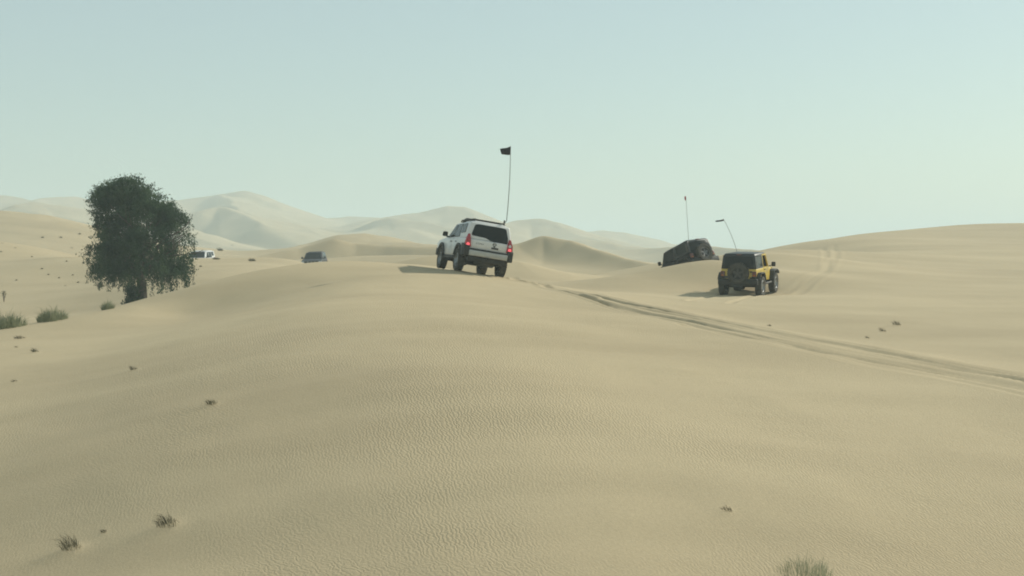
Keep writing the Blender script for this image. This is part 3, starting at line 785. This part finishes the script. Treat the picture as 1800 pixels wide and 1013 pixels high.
white = make_offroader('off_road_vehicle', M['white'], POSE_WHITE)
tag(white, 'white off-road estate with roof rack, lit brake lights and tall black flag on the crest', 'car')
inv = POSE_WHITE.inverted()
def loc_pts(inv_m, pix, Y): return [tuple(inv_m @ Vector(pt(px, py, Y))) for px, py in pix]
base_w = Vector((0.52, -1.86, 1.92)); Yw = (POSE_WHITE @ base_w).y
tipw = loc_pts(inv, [(890.5, 388), (893, 362), (895.3, 330), (896.6, 300), (897.2, 272), (897.6, 257)], Yw)
make_whip(white, [tuple(base_w)] + tipw, 0.016, 0.010, loc_pts(inv, [(897.4, 257.5), (897, 272.3), (881.5, 272), (878.5, 262.5)], Yw), M['flag_black'])

far_silver = make_offroader('parked_off_roader', M['silver'], POSE_FAR_SILVER, rack=False, detail=False)
tag(far_silver, 'dark slate off-roader facing us, its cabin showing just above the sand crest', 'car')
far_white = make_offroader('oncoming_off_roader', M['white'], POSE_FAR_WHITE, rack=False, detail=False)
tag(far_white, 'white off-roader half hidden behind the tree and a low dune, facing us', 'car')

# ------------------------------------------------------------------ the two short open-country vehicles with a spare wheel on the tailgate
def make_jeep(name, pm, ps, top='hardtop', open_window=True, rim='alloy', spare_rim='dark_alloy'):
    root = empty(name); root.matrix_world = ps
    RA, FA, WR = -1.21, 1.21, 0.43
    HX = 0.765
    # tub
    prof = [(-1.80, 0.66), (-1.80, 1.20), (0.55, 1.20), (0.62, 1.16), (0.62, 0.60)] + arch(RA, 0.52, 0.62, 0.46, 11, True)
    tub = MB().prism(prof, -HX, HX).build('body', pm, root, bevel=0.035, seg=3)
    # bonnet narrowing to the grille
    bon = MB().hexa([(-HX, 0.60, 0.74), (HX, 0.60, 0.74), (0.60, 1.78, 0.74), (-0.60, 1.78, 0.74)],
                    [(-0.74, 0.60, 1.20), (0.74, 0.60, 1.20), (0.57, 1.76, 1.10), (-0.57, 1.76, 1.10)]).build('bonnet', pm, root, bevel=0.05, seg=3)
    for s_ in (-1, 1): MB().box(s_ * 0.60 - 0.02, s_ * 0.60 + 0.02, 1.35, 1.42, 1.09, 1.15).build('bonnet_latch', M['trim'], bon, bevel=0.006)
    gr = MB().box(-0.60, 0.60, 1.785, 1.84, 0.70, 1.09).build('grille', pm, root, bevel=0.02)
    for k in range(7): MB().box(-0.29 + k * 0.097 - 0.03, -0.29 + k * 0.097 + 0.03, 1.835, 1.848, 0.78, 1.03).build('grille_slot', M['under'], gr, bevel=0.004)
    for s_ in (-1, 1): MB().lathe([(0.001, 1.87), (0.07, 1.865), (0.095, 1.845), (0.095, 1.80)], 20, 'y', (s_ * 0.46, 0, 0.93)).build('headlight', M['lens'], gr)
    # windscreen frame and glass
    wf = MB()
    lo, hi = (0.50, 1.19), (0.20, 1.79)
    def fp(x, t, off=0.0): return (x, lo[0] + (hi[0] - lo[0]) * t + off, lo[1] + (hi[1] - lo[1]) * t)
    for s_ in (-1, 1):
        a, b = s_ * 0.74, s_ * 0.67; ai, bi = s_ * 0.66, s_ * 0.595
        wf.hexa([fp(a, 0), fp(ai, 0), fp(ai, 0, 0.06), fp(a, 0, 0.06)], [fp(b, 1), fp(bi, 1), fp(bi, 1, 0.06), fp(b, 1, 0.06)])
    wf.hexa([fp(-0.66, 0.91), fp(0.66, 0.91), fp(0.66, 0.91, 0.06), fp(-0.66, 0.91, 0.06)], [fp(-0.655, 1), fp(0.655, 1), fp(0.655, 1, 0.06), fp(-0.655, 1, 0.06)])
    wfo = wf.build('windscreen_frame', pm, root, bevel=0.012)
    MB().hexa([fp(-0.66, 0.0, 0.02), fp(0.66, 0.0, 0.02), fp(0.66, 0.0, 0.035), fp(-0.66, 0.0, 0.035)], [fp(-0.60, 0.91, 0.02), fp(0.60, 0.91, 0.02), fp(0.60, 0.91, 0.035), fp(-0.60, 0.91, 0.035)]).build('windscreen', M['glass'], wfo)
    # hardtop: roof slab, rear corners, rear frame, so that the openings are real
    ht = empty('hardtop', root)
    tp = M[top]
    MB().hexa([(-0.70, -1.72, 1.76), (0.70, -1.72, 1.76), (0.66, 0.24, 1.78), (-0.66, 0.24, 1.78)],
              [(-0.63, -1.66, 1.85), (0.63, -1.66, 1.85), (0.61, 0.18, 1.84), (-0.61, 0.18, 1.84)]).build('roof', tp, ht, bevel=0.035, seg=3)
    for s_ in (-1, 1):
        q = ((s_ * HX, -1.78, 1.202), (s_ * HX, -0.52, 1.202), (s_ * 0.685, -0.56, 1.775), (s_ * 0.695, -1.71, 1.775))
        inn = Vector((-s_ * 0.05, 0, 0))
        for uv in ([(0, 0), (1, 0), (1, 0.10), (0, 0.10)], [(0, 0.90), (1, 0.90), (1, 1), (0, 1)], [(0, 0.10), (0.14, 0.10), (0.14, 0.90), (0, 0.90)], [(0.88, 0.10), (1, 0.10), (1, 0.90), (0.88, 0.90)]):
            MB().slab([bil(q, u, v) for u, v in uv], inn).build('side_panel', tp, ht, bevel=0.01)
        g = MB().slab([bil(q, u, v) + Vector((-s_ * 0.012, 0, 0)) for u, v in [(0.15, 0.11), (0.87, 0.11), (0.87, 0.89), (0.15, 0.89)]], inn * 0.4).build('side_window', M['glass'], ht)
    q = ((-HX, -1.80, 1.202), (HX, -1.80, 1.202), (0.695, -1.73, 1.775), (-0.695, -1.73, 1.775))
    for uv in ([(0, 0), (0.09, 0), (0.09, 1), (0, 1)], [(0.91, 0), (1, 0), (1, 1), (0.91, 1)], [(0.09, 0.88), (0.91, 0.88), (0.91, 1), (0.09, 1)]):
        MB().slab([bil(q, u, v) for u, v in uv], (0, 0.06, 0)).build('rear_post', tp, ht, bevel=0.012)
    rw = MB().slab([bil(q, u, v) + Vector((0, -0.012, 0)) for u, v in [(0.075, 0.0), (0.925, 0.0), (0.92, 0.90), (0.08, 0.90)]], (0, 0.02, 0)).build('rear_window', M['glass'], ht, bevel=0.006)
    MB().tube([(0.0, -1.835, 1.24), (0.22, -1.82, 1.42)], 0.012, 6).build('wiper', M['trim'], rw)
    MB().box(-0.10, 0.10, -1.80, -1.735, 1.79, 1.825).build('high_brake_light', M['lamp_dull'], ht, bevel=0.006)
    # doors with an open window frame
    for s_ in (-1, 1):
        xo = s_ * (HX + 0.012)
        d = MB().prism([(-0.48, 0.66), (-0.48, 1.19), (0.50, 1.19), (0.52, 0.66)], s_ * (HX - 0.02), xo).build('door', pm, root, bevel=0.012)
        MB().box(min(xo, xo + s_ * 0.03), max(xo, xo + s_ * 0.03), -0.42, -0.26, 1.09, 1.13).build('door_handle', M['trim'], d, bevel=0.008)
        f = MB()
        f.hexa([(s_ * 0.755, -0.49, 1.19), (s_ * 0.71, -0.49, 1.19), (s_ * 0.71, -0.43, 1.19), (s_ * 0.755, -0.43, 1.19)], [(s_ * 0.69, -0.52, 1.77), (s_ * 0.65, -0.52, 1.77), (s_ * 0.65, -0.46, 1.77), (s_ * 0.69, -0.46, 1.77)])
        f.hexa([(s_ * 0.695, -0.46, 1.71), (s_ * 0.655, -0.46, 1.71), (s_ * 0.655, 0.22, 1.71), (s_ * 0.695, 0.22, 1.71)], [(s_ * 0.69, -0.46, 1.77), (s_ * 0.65, -0.46, 1.77), (s_ * 0.65, 0.20, 1.77), (s_ * 0.69, 0.20, 1.77)])
        f.build('window_frame', pm, d, bevel=0.008)
        if not open_window:
            MB().slab([(s_ * 0.74, -0.44, 1.19), (s_ * 0.74, 0.46, 1.19), (s_ * 0.675, 0.22, 1.72), (s_ * 0.675, -0.47, 1.72)], (-s_ * 0.012, 0, 0)).build('side_glass', M['glass'], d)
        mr = MB().box(min(s_ * 0.90, s_ * 1.08), max(s_ * 0.90, s_ * 1.08), 0.36, 0.45, 1.20, 1.40).build('wing_mirror', M['trim'], root, bevel=0.03, seg=3)
        MB().tube([(s_ * 0.76, 0.42, 1.20), (s_ * 0.93, 0.41, 1.26)], 0.018, 6).build('mirror_arm', M['trim'], mr)
    # seats and roll bar seen through the openings
    for x in (-0.36, 0.36):
        st = MB().box(x - 0.24, x + 0.24, -0.42, 0.05, 0.72, 0.92).hexa([(x - 0.23, -0.50, 0.9), (x + 0.23, -0.50, 0.9), (x + 0.23, -0.36, 0.9), (x - 0.23, -0.36, 0.9)], [(x - 0.20, -0.60, 1.42), (x + 0.20, -0.60, 1.42), (x + 0.20, -0.50, 1.42), (x - 0.20, -0.50, 1.42)])
        so = st.build('seat', M['seat'], root, bevel=0.04)
        MB().box(x - 0.13, x + 0.13, -0.60, -0.52, 1.44, 1.62).build('headrest', M['seat'], so, bevel=0.03)
    MB().tube([(-0.60, -0.62, 1.15), (-0.58, -0.64, 1.68), (0.58, -0.64, 1.68), (0.60, -0.62, 1.15)], 0.03, 8).build('roll_bar', M['trim'], root)
    MB().box(-0.70, 0.70, 0.36, 0.58, 1.02, 1.195).build('dashboard', M['trim'], root, bevel=0.03)
    # flares
    for s_ in (-1, 1):
        xa, xb = s_ * 0.60, s_ * 0.935
        out = [(0.70, 0.52), (0.70, 0.64), (0.86, 0.98), (1.0, 1.03), (1.50, 1.03), (1.78, 0.93), (1.84, 0.82)]
        inn = [(1.78, 0.80), (1.74, 0.88), (1.48, 0.975), (1.02, 0.975), (0.92, 0.94), (0.77, 0.62), (0.77, 0.52)]
        MB().prism(out + inn, xa, xb).build('front_flare', M['trim'], root, bevel=0.018)
        out = [(-1.80, 0.72), (-1.76, 0.84), (-1.56, 1.03), (-0.94, 1.03), (-0.74, 0.90), (-0.60, 0.62)]
        inn = [(-0.68, 0.62), (-0.80, 0.87), (-0.97, 0.975), (-1.53, 0.975), (-1.70, 0.82), (-1.73, 0.72)]
        MB().prism(out + inn, s_ * 0.74, xb).build('rear_flare', M['trim'], root, bevel=0.018)
        MB().tube([(s_ * 0.80, -0.62, 0.53), (s_ * 0.84, -0.5, 0.50), (s_ * 0.84, 0.6, 0.50), (s_ * 0.80, 0.72, 0.53)], 0.045, 8).build('side_step', M['trim'], root)
    # rear: tailgate, lamps, bumper, spare
    tg = MB().box(-0.56, 0.56, -1.822, -1.79, 0.72, 1.185).build('tailgate', pm, root, bevel=0.012)
    for z in (0.82, 1.08): MB().box(0.50, 0.60, -1.845, -1.80, z - 0.03, z + 0.03).build('tailgate_hinge', M['trim'], tg, bevel=0.006)
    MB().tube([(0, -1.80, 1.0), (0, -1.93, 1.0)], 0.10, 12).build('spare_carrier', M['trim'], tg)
    make_wheel(root, 0.02, -1.955, 1.02, 0.455, 0.27, 5, -1, rim_mat=spare_rim, axis='y', name='spare_wheel').rotation_euler = (0, 0, R(90))
    for s_ in (-1, 1):
        t = MB().box(s_ * 0.69 - 0.09, s_ * 0.69 + 0.09, -1.865, -1.79, 0.88, 1.10).build('tail_light', M['lamp_dull'], root, bevel=0.014)
        MB().box(s_ * 0.685 - 0.05, s_ * 0.685 + 0.05, -1.872, -1.86, 0.90, 0.95).build('indicator', M['lamp_amber'], t, bevel=0.004)
    for s_ in (-1, 1):  # black strips added at the tail corners, standing in for the shade there
        MB().box(min(s_ * 0.565, s_ * 0.78), max(s_ * 0.565, s_ * 0.78), -1.825, -1.70, 0.785, 0.875).build('corner_shade_strip', M['trim'], root, bevel=0.01)
    MB().box(-0.86, 0.86, -2.00, -1.80, 0.52, 0.78).build('rear_bumper', M['trim'], root, bevel=0.03, seg=3)
    MB().box(-0.60, -0.30, -1.845, -1.80, 0.80, 0.89).build('number_plate', M['plate'], tg, bevel=0.006)
    MB().box(-0.80, 0.80, 1.86, 2.05, 0.52, 0.70).build('front_bumper', M['trim'], root, bevel=0.03, seg=3)
    MB().box(-0.42, 0.42, -1.80, 1.86, 0.50, 0.62).build('chassis', M['under'], root, bevel=0.02)
    for cy_ in (RA, FA):
        MB().tube([(-0.72, cy_, WR), (0.72, cy_, WR)], 0.055, 10).lathe([(0.02, -0.17), (0.14, -0.10), (0.16, 0), (0.14, 0.10), (0.02, 0.17)], 14, 'x', (0.0, cy_, WR)).build('axle', M['under'], root)
    MB().tube([(-0.35, -1.98, 0.50), (0.25, -1.95, 0.50)], 0.09, 10).build('silencer', M['under'], root)
    for s_ in (-1, 1):
        for y in (RA, FA): make_wheel(root, s_ * 0.80, y, WR, WR, 0.29, 5, s_, rim_mat=rim)
    return root

yellow = make_jeep('short_four_by_four', M['yellow'], POSE_YELLOW)
tag(yellow, 'yellow short off-roader with black hardtop and spare wheel, climbing the sand slope', 'car')
iy = POSE_YELLOW.inverted()
by = Vector((-0.55, 0.45, 1.30)); Yy = (POSE_YELLOW @ by).y
tip = loc_pts(iy, [(1298, 455), (1296, 444.5), (1291, 428), (1284, 410), (1277, 395), (1272.3, 386.5)], Yy)
by = loc_pts(iy, [(1299.5, 468)], Yy)[0]
make_whip(yellow, [by] + tip, 0.013, 0.008, loc_pts(iy, [(1272.2, 385.2), (1273.2, 387.9), (1258.2, 391), (1257.8, 388.6)], Yy), M['flag_black'])

blackj = make_jeep('short_four_by_four', M['black'], POSE_BLACK, open_window=False, spare_rim='dull_alloy')
tag(blackj, 'black off-roader tilting nose down over the dune ridge, spare wheel on its tail', 'car')
ib = POSE_BLACK.inverted()
Yb = (POSE_BLACK @ Vector((-0.3, -0.5, 1.3))).y
pb = loc_pts(ib, [(1210.8, 428.2), (1210.5, 423), (1209, 400), (1207.4, 375), (1206, 352), (1205.6, 345)], Yb)
make_whip(blackj, pb, 0.011, 0.007, loc_pts(ib, [(1205.4, 344.5), (1206.2, 352.8), (1203.9, 352), (1203.2, 346)], Yb), M['flag_red'])

# ------------------------------------------------------------------ the tree
M.update({
    'bark': mat_plain('bark', (0.075, 0.062, 0.045), 0.9, var=0.35, scale=9),
    'leaf': mat_leaf('tree_leaves', (0.011, 0.030, 0.013), (0.026, 0.060, 0.025), (0.070, 0.118, 0.050), 0.9),
    'shrub': mat_leaf('shrub_green', (0.155, 0.172, 0.105), (0.230, 0.245, 0.150), (0.310, 0.315, 0.195), 3.0, trans=0.5),
    'pale_grass': mat_leaf('pale_grass', (0.20, 0.225, 0.150), (0.28, 0.30, 0.20), (0.36, 0.37, 0.25), 6.0, trans=0.5),
    'dry': mat_leaf('dry_tuft', (0.075, 0.070, 0.046), (0.130, 0.120, 0.075), (0.230, 0.205, 0.125), 5.0, trans=0.4),
})

class LeafMesh:
    """many small four-cornered leaves collected as numpy arrays"""
    def __init__(s): s.q = []
    def leaves(s, c, d, nrm, L, Wd):
        """c centres (n,3), d unit directions, nrm unit normals"""
        side = np.cross(d, nrm); side /= np.linalg.norm(side, axis=1, keepdims=True) + 1e-9
        L = np.broadcast_to(np.asarray(L, float), (len(c),))[:, None]; Wd = np.broadcast_to(np.asarray(Wd, float), (len(c),))[:, None]
        s.q.append(np.stack([c - d * L / 2, c + side * Wd / 2 , c + d * L / 2, c - side * Wd / 2], 1))
    def build(s, name, mat, parent):
        q = np.concatenate(s.q); n = len(q)
        me = bpy.data.meshes.new(name)
        me.vertices.add(n * 4); me.vertices.foreach_set('co', q.astype(np.float32).ravel())
        me.loops.add(n * 4); me.loops.foreach_set('vertex_index', np.arange(n * 4, dtype=np.int32))
        me.polygons.add(n); me.polygons.foreach_set('loop_start', np.arange(n, dtype=np.int32) * 4)
        me.update(calc_edges=True)
        return link(name, me, mat, parent)
def unit(n, g=rng):
    v = g.normal(size=(n, 3)); return v / np.linalg.norm(v, axis=1, keepdims=True)

def make_tree():
    Y = 72.0; base = on(248, Y)
    root = empty('ghaf_tree'); root.location = base
    k = FPX / Y
    z_of = lambda row: (pt(900, row, Y)[2] - base.z)
    x_of = lambda col: (pt(col, 500, Y)[0] - base.x)
    # silhouette rows of the photo: left and right edge
    prof = [(317, 222, 242), (323, 190, 258), (332, 174, 272), (346, 163, 289), (362, 160, 306), (381, 163, 326), (402, 172, 336), (418, 165, 341), (432, 155, 343), (448, 149, 347), (462, 148, 350), (476, 160, 345), (486, 178, 318), (494, 190, 306)]
    pz = np.array([z_of(r) for r, _, _ in prof])[::-1]; pl = np.array([x_of(a) for _, a, _ in prof])[::-1]; pr = np.array([x_of(b) for _, _, b in prof])[::-1]
    ztop, zlow = pz[-1], pz[0]
    # trunk leaning a little, then limbs into the crown
    tk = MB(); tips = []
    tp = [Vector((-0.05, 0, -0.4)), Vector((0.0, 0, 0.25)), Vector((0.05, 0.02, 0.9)), Vector((0.02, 0, 1.7)), Vector((-0.10, 0, 2.5))]
    tk.tube(tp, [0.40, 0.31, 0.27, 0.25, 0.20], 12)
    g = random.Random(4)
    def limb(p, d, L, r, lev):
        n = 5; pts = [p]; q = p.copy(); dd = d.copy()
        for i in range(n):
            dd = (dd + Vector((g.uniform(-.22, .22), g.uniform(-.22, .22), g.uniform(-.10, .16)))).normalized()
            q = q + dd * L / n; pts.append(q.copy())
        tk.tube(pts, [r * (1 - 0.6 * i / n) for i in range(n + 1)], 7 if lev < 2 else 5)
        tips.append(q.copy())
        if lev < 2:
            for _ in range(3):
                i = g.randint(2, n)
                nd = (dd + Vector((g.uniform(-.9, .9), g.uniform(-.9, .9), g.uniform(-.2, .6)))).normalized()
                limb(pts[i], nd, L * 0.62, r * 0.42, lev + 1)
    for i in range(9):
        a = i * 2.4 + g.uniform(-.3, .3); el = g.uniform(0.45, 1.2)
        d = Vector((math.cos(a) * math.cos(el) - 0.06, math.sin(a) * math.cos(el), math.sin(el)))
        st = tp[3].lerp(tp[4], g.uniform(0, 1))
        limb(st, d, g.uniform(1.9, 2.9), g.uniform(0.09, 0.15), 0)
    tk.build('trunk', M['bark'], root)
    # the crown: clumps of leaflets through its volume, denser towards the outside, hanging sprays below
    G = np.random.default_rng(3); lm = LeafMesh()
    ncl = 1350; C = []
    lobes = []
    for _ in range(34):                     # boughs that carry the foliage in separate masses
        z = G.uniform(zlow + 0.5, ztop - 0.35); a = G.uniform(0, 2 * math.pi); q = G.uniform(0.45, 0.92)
        l_, r_ = np.interp(z, pz, pl), np.interp(z, pz, pr)
        lobes.append(((l_ + r_) / 2 + (r_ - l_) / 2 * q * math.cos(a), (r_ - l_) / 2 * 0.95 * q * math.sin(a), z, G.uniform(0.5, 0.95)))
    tries = 0
    while len(C) < ncl and tries < 60000:
        tries += 1
        if G.uniform() < 0.75:
            lx, ly, lz, lr = lobes[G.integers(len(lobes))]
            v = G.normal(size=3) * 0.55 * lr
            x, y, z = lx + v[0], ly + v[1], lz + v[2] * 0.75
        else:
            z = G.uniform(zlow + 0.4, ztop); a = G.uniform(0, 2 * math.pi); q = G.uniform() ** 0.5
            l_, r_ = np.interp(z, pz, pl), np.interp(z, pz, pr)
            x, y = (l_ + r_) / 2 + (r_ - l_) / 2 * q * math.cos(a), (r_ - l_) / 2 * 0.95 * q * math.sin(a)
        if z < zlow + 0.3 or z > ztop: continue
        l_, r_ = np.interp(z, pz, pl), np.interp(z, pz, pr); hw = (r_ - l_) / 2
        rr = math.hypot(x - (l_ + r_) / 2, y / 0.95) / hw
        if rr > 0.97 or (z < zlow + 0.9 and rr < 0.4): continue
        if rr > 0.55 and float(vnoise(np.array([x * 1.5 + 9]), np.array([z * 1.5 + y * 0.7 + 4]), 31)[0]) < -0.27: continue
        C.append((x, y, z, rr))
    for x, y, z, rr in C:
        n = int(G.uniform(40, 76)); sz = G.uniform(0.13, 0.27)
        out = np.array([x * 0.15, y * 0.15, 0.0])
        p = G.normal(size=(n, 3)) * np.array([sz, sz, sz * 0.85]) * 0.75 + np.array([x, y, z])
        d = unit(n, G) * 0.8 + np.array([0, 0, -0.75]) + out; d /= np.linalg.norm(d, axis=1, keepdims=True)
        lm.leaves(p, d, unit(n, G), G.uniform(0.08, 0.16, n), G.uniform(0.035, 0.065, n))
    # drooping sprays: strings of leaflets that hang from the lower crown and the flanks
    for _ in range(520):
        zz = zlow + 0.45 + 2.3 * G.uniform() ** 1.8; a = G.uniform(0, 2 * math.pi); rr = G.uniform(0.35, 1.0)
        l_, r_ = np.interp(zz, pz, pl), np.interp(zz, pz, pr); cx, hw = (l_ + r_) / 2, (r_ - l_) / 2
        x, y = cx + hw * rr * math.cos(a), hw * 0.95 * rr * math.sin(a)
        right = 1.0 if x > 0.2 else 0.0
        L = G.uniform(0.3, 1.0) * (1.45 if (0.45 < x < 1.9) else 1.05)
        n = int(L * 46); t = G.uniform(0, 1, n)
        p = np.stack([x + 0.12 * t * math.cos(a) + G.normal(size=n) * 0.05, y + 0.12 * t * math.sin(a) + G.normal(size=n) * 0.05, zz - L * t], 1)
        d = np.tile([0, 0, -1.0], (n, 1)) + unit(n, G) * 0.5; d /= np.linalg.norm(d, axis=1, keepdims=True)
        lm.leaves(p, d, unit(n, G), G.uniform(0.07, 0.14, n), G.uniform(0.03, 0.055, n))
    # loose twigs that break the outline at the top
    for _ in range(150):
        z = G.uniform(zlow + 2.2, ztop + 0.05); a = G.uniform(0, 2 * math.pi)
        l_, r_ = np.interp(z, pz, pl), np.interp(z, pz, pr); cx, hw = (l_ + r_) / 2, (r_ - l_) / 2
        s0 = np.array([cx + hw * 0.92 * math.cos(a), hw * 0.9 * math.sin(a), z])
        d0 = np.array([math.cos(a), math.sin(a), G.uniform(-0.1, 1.1)]); d0 /= np.linalg.norm(d0)
        n = 22; t = G.uniform(0, 0.38, n)[:, None]
        p = s0 + d0 * t + G.normal(size=(n, 3)) * 0.035
        lm.leaves(p, unit(n, G), unit(n, G), G.uniform(0.06, 0.12, n), G.uniform(0.03, 0.05, n))
    lm.build('crown', M['leaf'], root)
    tag(root, 'large dark green spreading tree with drooping foliage on the sandy plain', 'tree')
    # a low sucker bush at its foot
    b = empty('dark_bush'); b.location = on(232, Y - 0.6); b.scale = (1.15, 1.15, 1.65)
    lb = LeafMesh(); st = MB()
    for i in range(70):
        a = G.uniform(0, 6.28); r = G.uniform(0, 0.42); h = G.uniform(0.1, 0.95)
        n = 34; p = G.normal(size=(n, 3)) * 0.10 + np.array([r * math.cos(a) * (1.25 - h * 0.5), r * math.sin(a), h])
        lb.leaves(p, unit(n, G), unit(n, G), G.uniform(0.07, 0.14, n), G.uniform(0.03, 0.06, n))
        if i % 5 == 0: st.tube([(r * 0.3 * math.cos(a), r * 0.3 * math.sin(a), -0.1), (r * math.cos(a) * .7, r * math.sin(a) * .7, h)], [0.018, 0.006], 5)
    lb.build('foliage', M['leaf'], b); st.build('stem', M['bark'], b)
    tag(b, 'small dark leafy bush crowding the foot of the big tree', 'bush')
make_tree()

# ------------------------------------------------------------------ grass clumps and tufts, each a thing of its own
def tuft_mesh(name, w, h, n, mat, seed, droop=0.4, lean=(0, 0), bw=0.012, dens=1.0):
    """a dome of thin blades: long in the middle of the patch, short and splayed at its rim; w, h in metres"""
    G = np.random.default_rng(seed); vs_, fs = [], []
    for _ in range(n):
        a = G.uniform(0, 2 * math.pi); q = G.uniform() ** 0.55; r0 = q * w * 0.40 * dens
        b = np.array([r0 * math.cos(a), r0 * math.sin(a), -0.03])
        ln = h * G.uniform(0.5, 1.15) * math.sqrt(max(0.06, 1 - 0.92 * q * q))
        if G.uniform() < 0.05: ln *= 1.35
        a2 = a + G.normal() * 0.8
        dirv = np.array([math.cos(a2), math.sin(a2), 0]) * ln * G.uniform(0.1, 0.9) * (0.35 + 0.6 * q) + np.array([lean[0], lean[1], 0]) * ln
        tip = b + dirv + np.array([0, 0, ln * (1 - droop * G.uniform(0, 1))])
        mid = b + dirv * 0.38 + np.array([0, 0, ln * 0.62])
        sd = np.cross(tip - b, [0.3, -1, 0.2]); sd = sd / (np.linalg.norm(sd) + 1e-9) * bw * G.uniform(0.5, 1.2)
        i = len(vs_)
        vs_ += [b - sd, b + sd, mid - sd * 0.75, mid + sd * 0.75, tip]
        fs += [(i, i + 1, i + 3, i + 2), (i + 2, i + 3, i + 4)]
    me = bpy.data.meshes.new(name); me.from_pydata([tuple(map(float, v)) for v in vs_], [], fs)
    me.materials.append(mat)
    return me

def plant(name, loc, mesh, label, cat, group=None, rz=0.0, s=1.0):
    o = link(name, mesh, None); o.location = loc; o.rotation_euler = (0, 0, rz); o.scale = (s, s, s)
    return tag(o, label, cat, group)

# pale green clumps along the left crest
plant('desert_grass_clump', on(92, 44.2) + Vector((0, 0, -0.03)), tuft_mesh('clump_a', 1.18, 0.56, 560, M['shrub'], 1, 0.45, bw=0.008), 'broad pale green grass clump on the dune crest, right one of the pair', 'grass clump')
plant('desert_grass_clump', on(14, 43.2) + Vector((0, 0, -0.03)), tuft_mesh('clump_b', 1.36, 0.62, 640, M['shrub'], 2, 0.45, bw=0.008), 'broad pale green grass clump cut by the photo\'s left edge', 'grass clump')
plant('desert_grass_clump', on(189, 46.2) + Vector((0, 0, -0.02)), tuft_mesh('clump_c', 0.50, 0.38, 260, M['shrub'], 3, 0.4, bw=0.009), 'small round grey-green clump on the crest just before the tree', 'grass clump')
p = at(1415, 1011); 
plant('desert_grass_clump', p, tuft_mesh('clump_d', 0.86, 0.36, 300, M['pale_grass'], 5, 0.45, bw=0.0028), 'spiky grey-green grass clump cut by the bottom edge of the photo', 'grass clump')
# a lone twiggy sapling
sp = at(7, 531); tw = MB()
for a, h_ in ((0.3, 0.5), (2.2, 0.62), (4.1, 0.45), (5.3, 0.38)): tw.tube([(0, 0, -0.05), (0.03 * math.cos(a), 0.03 * math.sin(a), h_ * 0.6), (0.12 * math.cos(a), 0.12 * math.sin(a), h_)], [0.022, 0.016, 0.006], 5)
so = tw.build('dead_sapling', M['bark'], None); so.location = sp
lf = LeafMesh(); Gs = np.random.default_rng(8); q = Gs.normal(size=(90, 3)) * [0.07, 0.07, 0.09] + [0, 0, 0.52]
lf.leaves(q, unit(90, Gs), unit(90, Gs), 0.08, 0.04); lf.build('leaves', M['dry'], so)
tag(so, 'thin dark upright sapling alone near the left edge of the plain', 'sapling')

# dry tufts where the sand is banked up for them
for i, (px, py, w_, h_, lab) in enumerate(TUFTS):
    p = TUFT_AT[i]
    if p is None: continue
    p = Vector((p.x, p.y, ground_z(p.x, p.y))); k = FPX / p.y
    w, h = w_ / k, h_ / k
    me = tuft_mesh('tuft', w * 1.1, h * 1.2, int(34 + min(200, w * 300)), M['dry'], 100 + i, 0.45, (-0.45, -0.2), bw=max(0.0022, 0.15 / k))
    plant('dry_tuft', p, me, lab, 'shrub', 'dry tufts scattered on the sand')
# specks on the pale slopes at the left: nothing tells them apart
SPECKS = [(4, 428), (2, 443), (27, 436), (56, 452), (75, 418), (107, 418), (126, 436), (117, 460), (128, 484), (104, 489), (85, 483), (137, 497), (115, 503), (74, 473), (29, 493), (140, 412), (408, 432), (468, 427), (353, 469), (117, 376), (19, 358), (160, 420)]
sm = [tuft_mesh('speck', 0.5, 0.32, 70, M['dry'], 300 + i, 0.5, (-0.1, 0), bw=0.022) for i in range(4)]
ORD = 'first second third fourth fifth sixth seventh eighth ninth tenth eleventh twelfth thirteenth fourteenth fifteenth'.split()
count = {}
for i, (px, py) in enumerate(sorted(SPECKS)):
    p = at(px, py, 56)
    if p is None: continue
    s = (p.y / FPX) * random.uniform(4, 6.5) / 0.5
    where = 'on the bare sand right of the tree' if px > 300 else ('on the upper pale slope left of the tree' if py < 440 else 'on the lower pale slope left of the tree')
    n_ = count.get(where, 0); count[where] = n_ + 1
    lab = 'tiny shrub ' + where + ', ' + ORD[n_] + ' from its left end'
    plant('distant_shrub', p, sm[i % 4], lab, 'shrub', 'shrubs dotting the pale left slopes', random.uniform(0, 6), s)
